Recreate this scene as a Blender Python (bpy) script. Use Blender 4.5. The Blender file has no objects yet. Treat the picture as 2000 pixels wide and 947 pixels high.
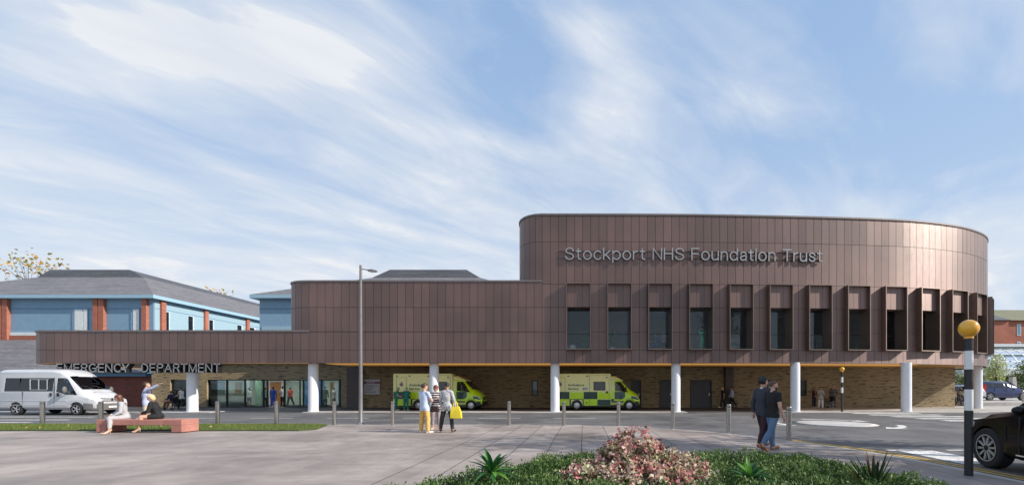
import bpy, bmesh, math, random
import numpy as np
from mathutils import Vector, Matrix, noise
random.seed(7)
RNG = np.random.default_rng(11)
SC = bpy.context.scene
COL = SC.collection
R = math.radians
# one-point perspective recovered from the photograph (2000 px wide frame): focal 800 px, vanishing point 1140,758, eye 1.55 m
FOC, U0, V0, EYE = 800.0, 1140.0, 758.0, 1.55
ROAD, UNDER = -0.05, -0.035


def gx(u, y):
    return (u - U0) / FOC * y


def gz(v, y):
    return EYE + (V0 - v) / FOC * y


def gy(v, z=0.0):
    return (EYE - z) * FOC / (v - V0)


# ------------------------------------------------------------------ mesh builder
class MB:
    def __init__(self):
        self.v, self.f, self.m = [], [], []

    def add(self, verts, faces, mat=0):
        n = len(self.v)
        self.v.extend([tuple(p) for p in verts])
        for fc in faces:
            self.f.append(tuple(i + n for i in fc))
            self.m.append(mat)
        return self

    def box(self, x0, y0, z0, x1, y1, z1, mat=0):
        x0, x1 = min(x0, x1), max(x0, x1)
        y0, y1 = min(y0, y1), max(y0, y1)
        z0, z1 = min(z0, z1), max(z0, z1)
        v = [(x0, y0, z0), (x1, y0, z0), (x1, y1, z0), (x0, y1, z0), (x0, y0, z1), (x1, y0, z1), (x1, y1, z1), (x0, y1, z1)]
        return self.add(v, [(0, 3, 2, 1), (4, 5, 6, 7), (0, 1, 5, 4), (1, 2, 6, 5), (2, 3, 7, 6), (3, 0, 4, 7)], mat)

    def poly(self, pts, mat=0):
        return self.add(pts, [tuple(range(len(pts)))], mat)

    def prism(self, poly, a, b, axis='z', mat=0):
        def P(p, c):
            return {'z': (p[0], p[1], c), 'y': (p[0], c, p[1]), 'x': (c, p[0], p[1])}[axis]
        n = len(poly)
        v = [P(p, a) for p in poly] + [P(p, b) for p in poly]
        f = [tuple(range(n))[::-1], tuple(range(n, 2 * n))] + [(i, (i + 1) % n, n + (i + 1) % n, n + i) for i in range(n)]
        return self.add(v, f, mat)

    def tube(self, pts, r, n=8, mat=0, closed=False):
        pts = [Vector(p) for p in pts]
        k = len(pts)
        rr = r if isinstance(r, (list, tuple)) else [r] * k
        v, f = [], []
        prev = None
        for i, p in enumerate(pts):
            if closed:
                d = pts[(i + 1) % k] - pts[i - 1]
            else:
                d = pts[min(i + 1, k - 1)] - pts[max(i - 1, 0)]
            d = d.normalized() if d.length > 1e-9 else Vector((0, 0, 1))
            if prev is None:
                up = Vector((0, 0, 1)) if abs(d.z) < .9 else Vector((1, 0, 0))
                a = d.cross(up).normalized()
            else:
                a = (prev - d * prev.dot(d)).normalized()
            prev = a
            b = d.cross(a)
            for j in range(n):
                t = 2 * math.pi * j / n
                v.append(p + a * math.cos(t) * rr[i] + b * math.sin(t) * rr[i])
        for i in range(k if closed else k - 1):
            i2 = (i + 1) % k
            for j in range(n):
                j2 = (j + 1) % n
                f.append((i * n + j, i * n + j2, i2 * n + j2, i2 * n + j))
        if not closed:
            f.append(tuple(range(n))[::-1])
            f.append(tuple((k - 1) * n + j for j in range(n)))
        return self.add(v, f, mat)

    def lathe(self, prof, c=(0, 0, 0), n=20, axis='z', mat=0, caps=True):
        v, f = [], []
        k = len(prof)
        for (r, h) in prof:
            for j in range(n):
                t = 2 * math.pi * j / n
                a, b = r * math.cos(t), r * math.sin(t)
                p = {'z': (a, b, h), 'y': (a, h, b), 'x': (h, a, b)}[axis]
                v.append((p[0] + c[0], p[1] + c[1], p[2] + c[2]))
        for i in range(k - 1):
            for j in range(n):
                j2 = (j + 1) % n
                f.append((i * n + j, i * n + j2, (i + 1) * n + j2, (i + 1) * n + j))
        if caps:
            f.append(tuple(range(n))[::-1])
            f.append(tuple((k - 1) * n + j for j in range(n)))
        return self.add(v, f, mat)

    def ball(self, c, r, nu=12, nv=8, mat=0, rot=None):
        if not isinstance(r, (list, tuple)):
            r = (r, r, r)
        v, f = [], []
        c = Vector(c)
        def T(p):
            p = Vector(p)
            return c + (rot @ p if rot is not None else p)
        v.append(T((0, 0, r[2])))
        for i in range(1, nv):
            a = math.pi * i / nv
            for j in range(nu):
                t = 2 * math.pi * j / nu
                v.append(T((r[0] * math.sin(a) * math.cos(t), r[1] * math.sin(a) * math.sin(t), r[2] * math.cos(a))))
        v.append(T((0, 0, -r[2])))
        for j in range(nu):
            f.append((0, 1 + j, 1 + (j + 1) % nu))
        for i in range(nv - 2):
            for j in range(nu):
                a, b = 1 + i * nu + j, 1 + i * nu + (j + 1) % nu
                f.append((a, a + nu, b + nu, b))
        L = len(v) - 1
        o = 1 + (nv - 2) * nu
        for j in range(nu):
            f.append((o + j, L, o + (j + 1) % nu))
        return self.add(v, f, mat)

    def loft(self, rings, mat=0, caps=True):
        n = len(rings[0])
        v = [p for r_ in rings for p in r_]
        f = []
        for i in range(len(rings) - 1):
            for j in range(n):
                j2 = (j + 1) % n
                f.append((i * n + j, i * n + j2, (i + 1) * n + j2, (i + 1) * n + j))
        if caps:
            f.append(tuple(range(n))[::-1])
            f.append(tuple((len(rings) - 1) * n + j for j in range(n)))
        return self.add(v, f, mat)

    def mesh(self, name, recalc=True):
        me = bpy.data.meshes.new(name)
        me.from_pydata(self.v, [], self.f)
        me.polygons.foreach_set('material_index', self.m)
        me.update()
        if recalc:
            bm = bmesh.new()
            bm.from_mesh(me)
            bmesh.ops.recalc_face_normals(bm, faces=bm.faces)
            bm.to_mesh(me)
            bm.free()
        return me

    def build(self, name, mats, parent=None, smooth=None, bevel=0, recalc=True):
        return link(name, self.mesh(name, recalc), mats, parent, smooth, bevel)


def link(name, me, mats, parent=None, smooth=None, bevel=0):
    o = bpy.data.objects.new(name, me)
    COL.objects.link(o)
    if not isinstance(mats, (list, tuple)):
        mats = [mats]
    if len(me.materials) == 0:
        for m in mats:
            me.materials.append(m)
    if smooth is not None and len(me.polygons):
        me.polygons.foreach_set('use_smooth', [True] * len(me.polygons))
        me.set_sharp_from_angle(angle=R(smooth))
    if bevel:
        b = o.modifiers.new('bevel', 'BEVEL')
        b.width, b.segments, b.limit_method, b.angle_limit = bevel, 2, 'ANGLE', R(35)
    if parent is not None:
        o.parent = parent
    return o


def tag(o, label=None, cat=None, group=None, kind=None):
    if label:
        o['label'] = label
    if cat:
        o['category'] = cat
    if group:
        o['group'] = group
    if kind:
        o['kind'] = kind
    return o


def thing(name, label, cat, loc=(0, 0, 0), rz=0, group=None):
    o = bpy.data.objects.new(name, None)
    COL.objects.link(o)
    o.empty_display_size = .2
    o.location = loc
    o.rotation_euler = (0, 0, R(rz))
    return tag(o, label, cat, group)


def copy_tree(o, parent=None, label=None):
    c = o.copy()
    COL.objects.link(c)
    if parent is not None:
        c.parent = parent
    if label:
        c['label'] = label
    for ch in list(o.children):
        copy_tree(ch, c)
    return c


def structure(name, mb, mats, smooth=None, bevel=0):
    o = mb.build(name, mats, None, smooth, bevel)
    o['kind'] = 'structure'
    return o


def np_mesh(name, verts, quads, matidx=None):
    me = bpy.data.meshes.new(name)
    k = quads.shape[1]
    me.vertices.add(len(verts))
    me.vertices.foreach_set('co', np.asarray(verts, np.float32).ravel())
    me.loops.add(quads.size)
    me.loops.foreach_set('vertex_index', quads.astype(np.int32).ravel())
    me.polygons.add(len(quads))
    me.polygons.foreach_set('loop_start', np.arange(0, quads.size, k, dtype=np.int32))
    if matidx is not None:
        me.polygons.foreach_set('material_index', np.asarray(matidx, np.int32))
    me.update(calc_edges=True)
    me.validate()
    return me


def bake(me, mods):
    """apply modifiers (given as (type, settings)) to a mesh without any operator"""
    o = bpy.data.objects.new('baking', me)
    COL.objects.link(o)
    for t, st in mods:
        m = o.modifiers.new(t, t)
        for k, v in st.items():
            setattr(m, k, v)
    dg = bpy.context.evaluated_depsgraph_get()
    out = bpy.data.meshes.new_from_object(o.evaluated_get(dg))
    bpy.data.objects.remove(o)
    return out


def carve(me, cutters):
    """boolean difference with a list of meshes"""
    objs, mods = [], []
    for c in cutters:
        co = bpy.data.objects.new('cutter', c)
        COL.objects.link(co)
        co.hide_render = True
        objs.append(co)
        mods.append(('BOOLEAN', dict(operation='DIFFERENCE', object=co, solver='EXACT')))
    out = bake(me, mods)
    for co in objs:
        bpy.data.objects.remove(co)
    return out


# ------------------------------------------------------------------ materials
MATS = {}


def nodes_of(name):
    m = bpy.data.materials.new(name)
    m.use_nodes = True
    nt = m.node_tree
    nt.nodes.clear()
    out = nt.nodes.new('ShaderNodeOutputMaterial')
    return m, nt, out


def N(nt, typ, **kw):
    n = nt.nodes.new(typ)
    for k, v in kw.items():
        if k.startswith('i_'):
            n.inputs[k[2:].replace('_', ' ')].default_value = v
        else:
            setattr(n, k, v)
    return n


def rgb(c):
    return (c[0], c[1], c[2], 1.0)


def mixcol(nt, fac, a, b, blend='MIX'):
    n = N(nt, 'ShaderNodeMix', data_type='RGBA', blend_type=blend)
    for i, val in ((0, fac), (6, a), (7, b)):
        if hasattr(val, 'is_output') or isinstance(val, bpy.types.NodeSocket):
            nt.links.new(val, n.inputs[i])
        else:
            n.inputs[i].default_value = val if i == 0 else rgb(val)
    return n.outputs[2]


def math_(nt, op, a, b=None, c=None):
    n = N(nt, 'ShaderNodeMath', operation=op)
    for i, val in enumerate((a, b, c)):
        if val is None:
            continue
        if isinstance(val, bpy.types.NodeSocket):
            nt.links.new(val, n.inputs[i])
        else:
            n.inputs[i].default_value = val
    return n.outputs[0]


def ramp(nt, fac, stops):
    n = N(nt, 'ShaderNodeValToRGB')
    el = n.color_ramp.elements
    while len(el) < len(stops):
        el.new(.5)
    for e, (p, c) in zip(el, stops):
        e.position = p
        e.color = rgb(c) if isinstance(c, (tuple, list)) else (c, c, c, 1)
    nt.links.new(fac, n.inputs[0])
    return n.outputs[0]


def mat(name, col, rough=.6, metal=0.0, var=.12, scale=6.0, bump=0.0, bscale=60.0, coat=0.0, spec=.5, island=0.0, emit=None, sheen=0, stretch=(1, 1, 1)):
    if name in MATS:
        return MATS[name]
    m, nt, out = nodes_of(name)
    b = N(nt, 'ShaderNodeBsdfPrincipled')
    b.inputs['Roughness'].default_value = rough
    b.inputs['Metallic'].default_value = metal
    b.inputs['Coat Weight'].default_value = coat
    b.inputs['Specular IOR Level'].default_value = spec
    tc = N(nt, 'ShaderNodeTexCoord')
    mp = N(nt, 'ShaderNodeMapping')
    mp.inputs['Scale'].default_value = stretch
    nt.links.new(tc.outputs['Object'], mp.inputs[0])
    nz = N(nt, 'ShaderNodeTexNoise', i_Scale=scale, i_Detail=4.0, i_Roughness=.6)
    nt.links.new(mp.outputs[0], nz.inputs['Vector'])
    f = ramp(nt, nz.outputs['Fac'], [(.3, 1 - var), (.7, 1 + var)])
    c = mixcol(nt, 1.0, col, f, 'MULTIPLY')
    if island:
        g = N(nt, 'ShaderNodeNewGeometry')
        f2 = ramp(nt, g.outputs['Random Per Island'], [(0, 1 - island), (1, 1 + island)])
        c = mixcol(nt, 1.0, c, f2, 'MULTIPLY')
    nt.links.new(c, b.inputs['Base Color'])
    if bump:
        nb = N(nt, 'ShaderNodeTexNoise', i_Scale=bscale, i_Detail=5.0)
        nt.links.new(mp.outputs[0], nb.inputs['Vector'])
        bp = N(nt, 'ShaderNodeBump', i_Strength=bump, i_Distance=.02)
        nt.links.new(nb.outputs['Fac'], bp.inputs['Height'])
        nt.links.new(bp.outputs[0], b.inputs['Normal'])
    if emit:
        b.inputs['Emission Color'].default_value = rgb(emit[0])
        b.inputs['Emission Strength'].default_value = emit[1]
    nt.links.new(b.outputs[0], out.inputs[0])
    MATS[name] = m
    return m


def glass(name, tint=(.6, .65, .66), base_refl=.06, rough=.01):
    m, nt, out = nodes_of(name)
    tr = N(nt, 'ShaderNodeBsdfTransparent')
    tr.inputs[0].default_value = rgb(tint)
    gl = N(nt, 'ShaderNodeBsdfGlossy', i_Roughness=rough)
    gl.inputs[0].default_value = (.9, .95, 1, 1)
    fr = N(nt, 'ShaderNodeFresnel', i_IOR=1.5)
    f = math_(nt, 'MULTIPLY_ADD', fr.outputs[0], 1.0, base_refl)
    mx = N(nt, 'ShaderNodeMixShader')
    nt.links.new(f, mx.inputs[0])
    nt.links.new(tr.outputs[0], mx.inputs[1])
    nt.links.new(gl.outputs[0], mx.inputs[2])
    nt.links.new(mx.outputs[0], out.inputs[0])
    MATS[name] = m
    return m


def leafmat(name, cols, rough=.55, trans=.25):
    """leaf faces: colour picked per leaf, a little light passes through"""
    m, nt, out = nodes_of(name)
    g = N(nt, 'ShaderNodeNewGeometry')
    n = len(cols)
    c = ramp(nt, g.outputs['Random Per Island'], [((i + .5) / n, cc) for i, cc in enumerate(cols)])
    b = N(nt, 'ShaderNodeBsdfPrincipled', i_Roughness=rough)
    b.inputs['Specular IOR Level'].default_value = .3
    t = N(nt, 'ShaderNodeBsdfTranslucent')
    nt.links.new(c, b.inputs['Base Color'])
    nt.links.new(c, t.inputs[0])
    mx = N(nt, 'ShaderNodeMixShader')
    mx.inputs[0].default_value = trans
    nt.links.new(b.outputs[0], mx.inputs[1])
    nt.links.new(t.outputs[0], mx.inputs[2])
    nt.links.new(mx.outputs[0], out.inputs[0])
    MATS[name] = m
    return m


def wall_uv(nt):
    """(x+y, z) in metres for upright walls"""
    g = N(nt, 'ShaderNodeNewGeometry')
    s = N(nt, 'ShaderNodeSeparateXYZ')
    nt.links.new(g.outputs['Position'], s.inputs[0])
    a = math_(nt, 'ADD', s.outputs[0], s.outputs[1])
    c = N(nt, 'ShaderNodeCombineXYZ')
    nt.links.new(a, c.inputs[0])
    nt.links.new(s.outputs[2], c.inputs[1])
    return c.outputs[0]


def brickmat(name, c1, c2, mortar, dark, patch=.55):
    m, nt, out = nodes_of(name)
    uv = wall_uv(nt)
    br = N(nt, 'ShaderNodeTexBrick', i_Scale=1.0, i_Mortar_Size=.006, i_Brick_Width=.225, i_Row_Height=.075, i_Bias=0.0)
    br.inputs['Color1'].default_value = rgb(c1)
    br.inputs['Color2'].default_value = rgb(c2)
    br.inputs['Mortar'].default_value = rgb(mortar)
    nt.links.new(uv, br.inputs['Vector'])
    mp = N(nt, 'ShaderNodeMapping')
    mp.inputs['Scale'].default_value = (1.6, 7.5, 1)
    nt.links.new(uv, mp.inputs[0])
    nz = N(nt, 'ShaderNodeTexNoise', i_Scale=1.0, i_Detail=2.0)
    nt.links.new(mp.outputs[0], nz.inputs['Vector'])
    f = ramp(nt, nz.outputs['Fac'], [(patch, 0.0), (patch + .08, .75)])
    c = mixcol(nt, f, br.outputs['Color'], dark)
    n2 = N(nt, 'ShaderNodeTexNoise', i_Scale=.35, i_Detail=3.0)
    nt.links.new(uv, n2.inputs['Vector'])
    f2 = ramp(nt, n2.outputs['Fac'], [(.3, .8), (.7, 1.15)])
    c = mixcol(nt, 1.0, c, f2, 'MULTIPLY')
    b = N(nt, 'ShaderNodeBsdfPrincipled', i_Roughness=.85)
    nt.links.new(c, b.inputs['Base Color'])
    bp = N(nt, 'ShaderNodeBump', i_Strength=.4, i_Distance=.01)
    nt.links.new(br.outputs['Fac'], bp.inputs['Height'])
    bp.invert = True
    nt.links.new(bp.outputs[0], b.inputs['Normal'])
    nt.links.new(b.outputs[0], out.inputs[0])
    MATS[name] = m
    return m


def cladmat(name, col, metal=.45, rough=.42):
    """weathered brown metal sheet: each panel a touch different, fine vertical brushing"""
    m, nt, out = nodes_of(name)
    g = N(nt, 'ShaderNodeNewGeometry')
    uv = wall_uv(nt)
    mp = N(nt, 'ShaderNodeMapping')
    mp.inputs['Scale'].default_value = (9, 1.2, 1)
    nt.links.new(uv, mp.inputs[0])
    nz = N(nt, 'ShaderNodeTexNoise', i_Scale=1.0, i_Detail=6.0, i_Roughness=.7)
    nt.links.new(mp.outputs[0], nz.inputs['Vector'])
    n2 = N(nt, 'ShaderNodeTexNoise', i_Scale=.22, i_Detail=3.0)
    nt.links.new(uv, n2.inputs['Vector'])
    f1 = ramp(nt, nz.outputs['Fac'], [(.3, .9), (.7, 1.1)])
    f2 = ramp(nt, n2.outputs['Fac'], [(.35, .8), (.65, 1.2)])
    f3 = ramp(nt, g.outputs['Random Per Island'], [(0, .88), (.5, 1.0), (1, 1.12)])
    c = mixcol(nt, 1, col, f1, 'MULTIPLY')
    c = mixcol(nt, 1, c, f2, 'MULTIPLY')
    c = mixcol(nt, 1, c, f3, 'MULTIPLY')
    b = N(nt, 'ShaderNodeBsdfPrincipled', i_Metallic=metal)
    b.inputs['Coat Weight'].default_value = .6
    b.inputs['Coat Roughness'].default_value = .48
    b.inputs['Specular IOR Level'].default_value = 1.0
    b.inputs['Anisotropic'].default_value = .75      # horizontal brushing: highlights run up and down the sheet
    b.inputs['Anisotropic Rotation'].default_value = .25
    tg = N(nt, 'ShaderNodeTangent', direction_type='RADIAL', axis='Z')
    nt.links.new(tg.outputs[0], b.inputs['Tangent'])
    nt.links.new(c, b.inputs['Base Color'])
    nt.links.new(ramp(nt, nz.outputs['Fac'], [(.3, rough - .07), (.7, rough + .1)]), b.inputs['Roughness'])
    bp = N(nt, 'ShaderNodeBump', i_Strength=.12, i_Distance=.01)
    nt.links.new(nz.outputs['Fac'], bp.inputs['Height'])
    nt.links.new(bp.outputs[0], b.inputs['Normal'])
    nt.links.new(b.outputs[0], out.inputs[0])
    MATS[name] = m
    return m


def slatemat(name, col):
    m, nt, out = nodes_of(name)
    g = N(nt, 'ShaderNodeNewGeometry')
    s = N(nt, 'ShaderNodeSeparateXYZ')
    nt.links.new(g.outputs['Position'], s.inputs[0])
    a = math_(nt, 'ADD', s.outputs[0], s.outputs[1])
    c0 = N(nt, 'ShaderNodeCombineXYZ')
    nt.links.new(a, c0.inputs[0])
    nt.links.new(s.outputs[2], c0.inputs[1])
    br = N(nt, 'ShaderNodeTexBrick', i_Scale=1.0, i_Mortar_Size=.012, i_Brick_Width=.4, i_Row_Height=.14)
    br.inputs['Color1'].default_value = rgb([x * 1.12 for x in col])
    br.inputs['Color2'].default_value = rgb([x * .86 for x in col])
    br.inputs['Mortar'].default_value = rgb([x * .5 for x in col])
    nt.links.new(c0.outputs[0], br.inputs['Vector'])
    mp = N(nt, 'ShaderNodeMapping')
    mp.inputs['Scale'].default_value = (.25, 4.5, 1)
    nt.links.new(c0.outputs[0], mp.inputs[0])
    nz = N(nt, 'ShaderNodeTexNoise', i_Scale=1.0, i_Detail=4.0)
    nt.links.new(mp.outputs[0], nz.inputs['Vector'])
    f = ramp(nt, nz.outputs['Fac'], [(.3, .8), (.7, 1.2)])
    c = mixcol(nt, 1, br.outputs['Color'], f, 'MULTIPLY')
    b = N(nt, 'ShaderNodeBsdfPrincipled', i_Roughness=.7)
    nt.links.new(c, b.inputs['Base Color'])
    nt.links.new(b.outputs[0], out.inputs[0])
    MATS[name] = m
    return m


def groundmat(name, c1, c2, s1, fine=90.0, rough=(.6, .9), joints=None, spots=0.0, streak=.12, worn=None):
    """tarmac / paving: large stains, fine aggregate, optional slab joints (spacing, from x, to x)"""
    m, nt, out = nodes_of(name)
    g = N(nt, 'ShaderNodeNewGeometry')
    n1 = N(nt, 'ShaderNodeTexNoise', i_Scale=s1, i_Detail=6.0, i_Roughness=.62, i_Distortion=.6)
    n2 = N(nt, 'ShaderNodeTexNoise', i_Scale=fine, i_Detail=3.0)
    n3 = N(nt, 'ShaderNodeTexNoise', i_Scale=s1 * 6.5, i_Detail=5.0, i_Roughness=.7)
    for n in (n1, n2, n3):
        nt.links.new(g.outputs['Position'], n.inputs['Vector'])
    f = ramp(nt, n1.outputs['Fac'], [(.36, 0.0), (.64, 1.0)])
    c = mixcol(nt, f, c1, c2)
    c = mixcol(nt, 1, c, ramp(nt, n2.outputs['Fac'], [(.3, .8), (.7, 1.2)]), 'MULTIPLY')
    c = mixcol(nt, 1, c, ramp(nt, n3.outputs['Fac'], [(.3, .86), (.7, 1.12)]), 'MULTIPLY')
    h = n2.outputs['Fac']
    vo = N(nt, 'ShaderNodeTexVoronoi', i_Scale=2.6)
    nt.links.new(g.outputs['Position'], vo.inputs['Vector'])
    sp_ = math_(nt, 'LESS_THAN', vo.outputs['Distance'], .055)
    c = mixcol(nt, math_(nt, 'MULTIPLY', sp_, spots), c, (.05, .048, .045))
    mps = N(nt, 'ShaderNodeMapping')
    mps.inputs['Scale'].default_value = (.12, 1.3, 1)
    nt.links.new(g.outputs['Position'], mps.inputs[0])
    n4 = N(nt, 'ShaderNodeTexNoise', i_Scale=1.0, i_Detail=5.0, i_Roughness=.65)
    nt.links.new(mps.outputs[0], n4.inputs['Vector'])
    c = mixcol(nt, 1, c, ramp(nt, n4.outputs['Fac'], [(.32, 1 - streak), (.55, 1.0), (.72, 1 + streak * .5)]), 'MULTIPLY')
    if joints:
        sp, xa, xb = joints
        s = N(nt, 'ShaderNodeSeparateXYZ')
        nt.links.new(g.outputs['Position'], s.inputs[0])
        t = math_(nt, 'ABSOLUTE', math_(nt, 'SUBTRACT', math_(nt, 'FRACT', math_(nt, 'MULTIPLY_ADD', s.outputs[0], 1 / sp, 50.0 + .07)), .5))
        cell = math_(nt, 'FLOOR', math_(nt, 'MULTIPLY_ADD', s.outputs[0], 1 / sp, 50.57))
        cel2 = math_(nt, 'FLOOR', math_(nt, 'MULTIPLY_ADD', s.outputs[1], 1 / 1.68, .81))
        wn = N(nt, 'ShaderNodeTexWhiteNoise', noise_dimensions='2D')
        cc = N(nt, 'ShaderNodeCombineXYZ')
        nt.links.new(cell, cc.inputs[0])
        nt.links.new(cel2, cc.inputs[1])
        nt.links.new(cc.outputs[0], wn.inputs['Vector'])
        c = mixcol(nt, 1, c, ramp(nt, wn.outputs['Value'], [(0, .93), (1, 1.06)]), 'MULTIPLY')
        line = math_(nt, 'GREATER_THAN', t, .5 - .012 / sp)
        inn = math_(nt, 'MULTIPLY', math_(nt, 'GREATER_THAN', s.outputs[0], xa), math_(nt, 'LESS_THAN', s.outputs[0], xb))
        line = math_(nt, 'MULTIPLY', line, inn)
        ty = math_(nt, 'ABSOLUTE', math_(nt, 'SUBTRACT', math_(nt, 'FRACT', math_(nt, 'MULTIPLY_ADD', s.outputs[1], 1 / 1.68, .31)), .5))
        ly = math_(nt, 'MULTIPLY', math_(nt, 'MULTIPLY', math_(nt, 'GREATER_THAN', ty, .5 - .006 / 1.68), inn), .45)
        c = mixcol(nt, math_(nt, 'MULTIPLY', math_(nt, 'MAXIMUM', line, ly), .85), c, (.03, .028, .028))
    if worn:
        n5 = N(nt, 'ShaderNodeTexNoise', i_Scale=9.0, i_Detail=8.0, i_Roughness=.75)
        nt.links.new(g.outputs['Position'], n5.inputs['Vector'])
        c = mixcol(nt, ramp(nt, n5.outputs['Fac'], [(.52, 0.0), (.62, .75)]), c, worn)
    b = N(nt, 'ShaderNodeBsdfPrincipled')
    nt.links.new(c, b.inputs['Base Color'])
    nt.links.new(ramp(nt, n1.outputs['Fac'], [(.35, rough[0]), (.65, rough[1])]), b.inputs['Roughness'])
    bp = N(nt, 'ShaderNodeBump', i_Strength=.35, i_Distance=.006)
    nt.links.new(h, bp.inputs['Height'])
    nt.links.new(bp.outputs[0], b.inputs['Normal'])
    nt.links.new(b.outputs[0], out.inputs[0])
    MATS[name] = m
    return m


# ------------------------------------------------------------------ lettering
def text_mesh(s, size, extrude, spacing=1.0, bold=0.0, resolution=3):
    cu = bpy.data.curves.new('lettering', 'FONT')
    cu.body = s
    cu.size = size
    cu.extrude = extrude
    cu.space_character = spacing
    cu.offset = bold
    cu.resolution_u = resolution
    o = bpy.data.objects.new('lettering', cu)
    COL.objects.link(o)
    dg = bpy.context.evaluated_depsgraph_get()
    me = bpy.data.meshes.new_from_object(o.evaluated_get(dg))
    bpy.data.objects.remove(o)
    return me


def fit_text(s, x0, x1, z0, cap, depth, spacing=1.0, bold=0.0):
    """text mesh in x (along) / z (up), front face at y=0, sides going to y=+depth, spanning x0..x1 with capitals of height cap"""
    me = text_mesh(s, 1.0, .5, spacing, bold)
    n = len(me.vertices)
    co = np.empty(n * 3, np.float32)
    me.vertices.foreach_get('co', co)
    co = co.reshape(-1, 3)
    ref = text_mesh('H', 1.0, .5)
    rc = np.empty(len(ref.vertices) * 3, np.float32)
    ref.vertices.foreach_get('co', rc)
    ch = rc.reshape(-1, 3)[:, 1].max()
    bpy.data.meshes.remove(ref)
    a, b = co[:, 0].min(), co[:, 0].max()
    out = np.empty_like(co)
    out[:, 0] = x0 + (co[:, 0] - a) / (b - a) * (x1 - x0)
    out[:, 2] = z0 + co[:, 1] / ch * cap
    out[:, 1] = (0.5 - co[:, 2]) * depth
    me.vertices.foreach_set('co', out.ravel())
    me.update()
    return me


# plain monoline capitals and lower case (cap height 1), each glyph a list of strokes; True = smooth curve through the points
def _ell(cx, cy, rx, ry, a0=0, a1=360, n=20):
    return [(cx + rx * math.cos(R(a0 + (a1 - a0) * i / n)), cy + ry * math.sin(R(a0 + (a1 - a0) * i / n))) for i in range(n + 1)]


_S = [(.57, .75), (.5, .92), (.31, 1), (.12, .92), (.05, .75), (.13, .6), (.31, .52), (.5, .42), (.58, .25), (.5, .07), (.31, 0), (.1, .07), (.03, .26)]
_BOWL = [(0, 1), (.3, 1), (.47, .95), (.54, .77), (.47, .59), (.3, .53), (0, .53)]
GLYPH = {
    'S': [(_S, 1)], 's': [([(x * .72, y * .74) for x, y in _S], 1)],
    't': [([(.14, .93), (.14, .3), (.14, .12), (.2, .02), (.31, .01)], 0), ([(0, .71), (.31, .71)], 0)],
    'o': [(_ell(.27, .36, .27, .37), 0)], 'c': [(_ell(.27, .36, .27, .37, 42, 318), 0)],
    'k': [([(0, 0), (0, 1)], 0), ([(.42, .72), (.03, .3)], 0), ([(.15, .43), (.45, 0)], 0)],
    'p': [([(0, -.28), (0, .73)], 0), (_ell(.26, .36, .26, .37), 0)],
    'r': [([(0, 0), (0, .73)], 0), ([(0, .42), (.08, .64), (.28, .72)], 1)],
    'N': [([(0, 0), (0, 1), (.6, 0), (.6, 1)], 0)], 'H': [([(0, 0), (0, 1)], 0), ([(.58, 0), (.58, 1)], 0), ([(0, .53), (.58, .53)], 0)],
    'F': [([(0, 0), (0, 1), (.5, 1)], 0), ([(0, .53), (.44, .53)], 0)],
    'u': [([(0, .72), (0, .25), (.06, .05), (.2, 0), (.36, .06), (.45, .25)], 1), ([(.45, .72), (.45, 0)], 0)],
    'n': [([(0, 0), (0, .73)], 0), ([(0, .45), (.08, .65), (.24, .72), (.39, .65), (.45, .45)], 1), ([(.45, .45), (.45, 0)], 0)],
    'd': [(_ell(.26, .36, .26, .37), 0), ([(.52, 0), (.52, 1)], 0)],
    'a': [([(.05, .52), (.12, .68), (.25, .72), (.39, .66), (.43, .5)], 1), ([(.43, .5), (.43, 0)], 0), ([(.43, .42), (.25, .38), (.08, .31), (.03, .17), (.09, .04), (.22, 0), (.36, .07), (.43, .22)], 1)],
    'i': [([(0, 0), (0, .72)], 0), ([(0, .88), (0, 1)], 0)],
    'T': [([(0, 1), (.58, 1)], 0), ([(.29, 1), (.29, 0)], 0)], 'E': [([(.5, 1), (0, 1), (0, 0), (.52, 0)], 0), ([(0, .53), (.46, .53)], 0)],
    'M': [([(0, 0), (0, 1), (.36, .02), (.72, 1), (.72, 0)], 0)],
    'R': [([(0, 0), (0, 1)], 0), (_BOWL, 1), ([(.33, .53), (.55, 0)], 0)], 'P': [([(0, 0), (0, 1)], 0), (_BOWL, 1)],
    'G': [(_ell(.34, .5, .34, .5, 48, 335), 0), ([(.36, .45), (.67, .45), (.67, .02)], 0)], 'C': [(_ell(.34, .5, .34, .5, 45, 315), 0)],
    'Y': [([(0, 1), (.31, .44), (.62, 1)], 0), ([(.31, .44), (.31, 0)], 0)],
    'D': [([(0, 0), (0, 1)], 0), ([(0, 1), (.25, 1), (.5, .86), (.6, .5), (.5, .14), (.25, 0), (0, 0)], 1)],
    'A': [([(0, 0), (.32, 1), (.64, 0)], 0), ([(.13, .35), (.51, .35)], 0)]}


def _smooth(p, n=5):
    out = []
    for i in range(len(p) - 1):
        q = [Vector(p[min(max(j, 0), len(p) - 1)]) for j in (i - 1, i, i + 1, i + 2)]
        for j in range(n):
            t = j / n
            out.append(tuple(.5 * ((2 * q[1]) + (q[2] - q[0]) * t + (2 * q[0] - 5 * q[1] + 4 * q[2] - q[3]) * t * t + (3 * q[1] - q[0] - 3 * q[2] + q[3]) * t ** 3)))
    return out + [tuple(p[-1])]


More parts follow.
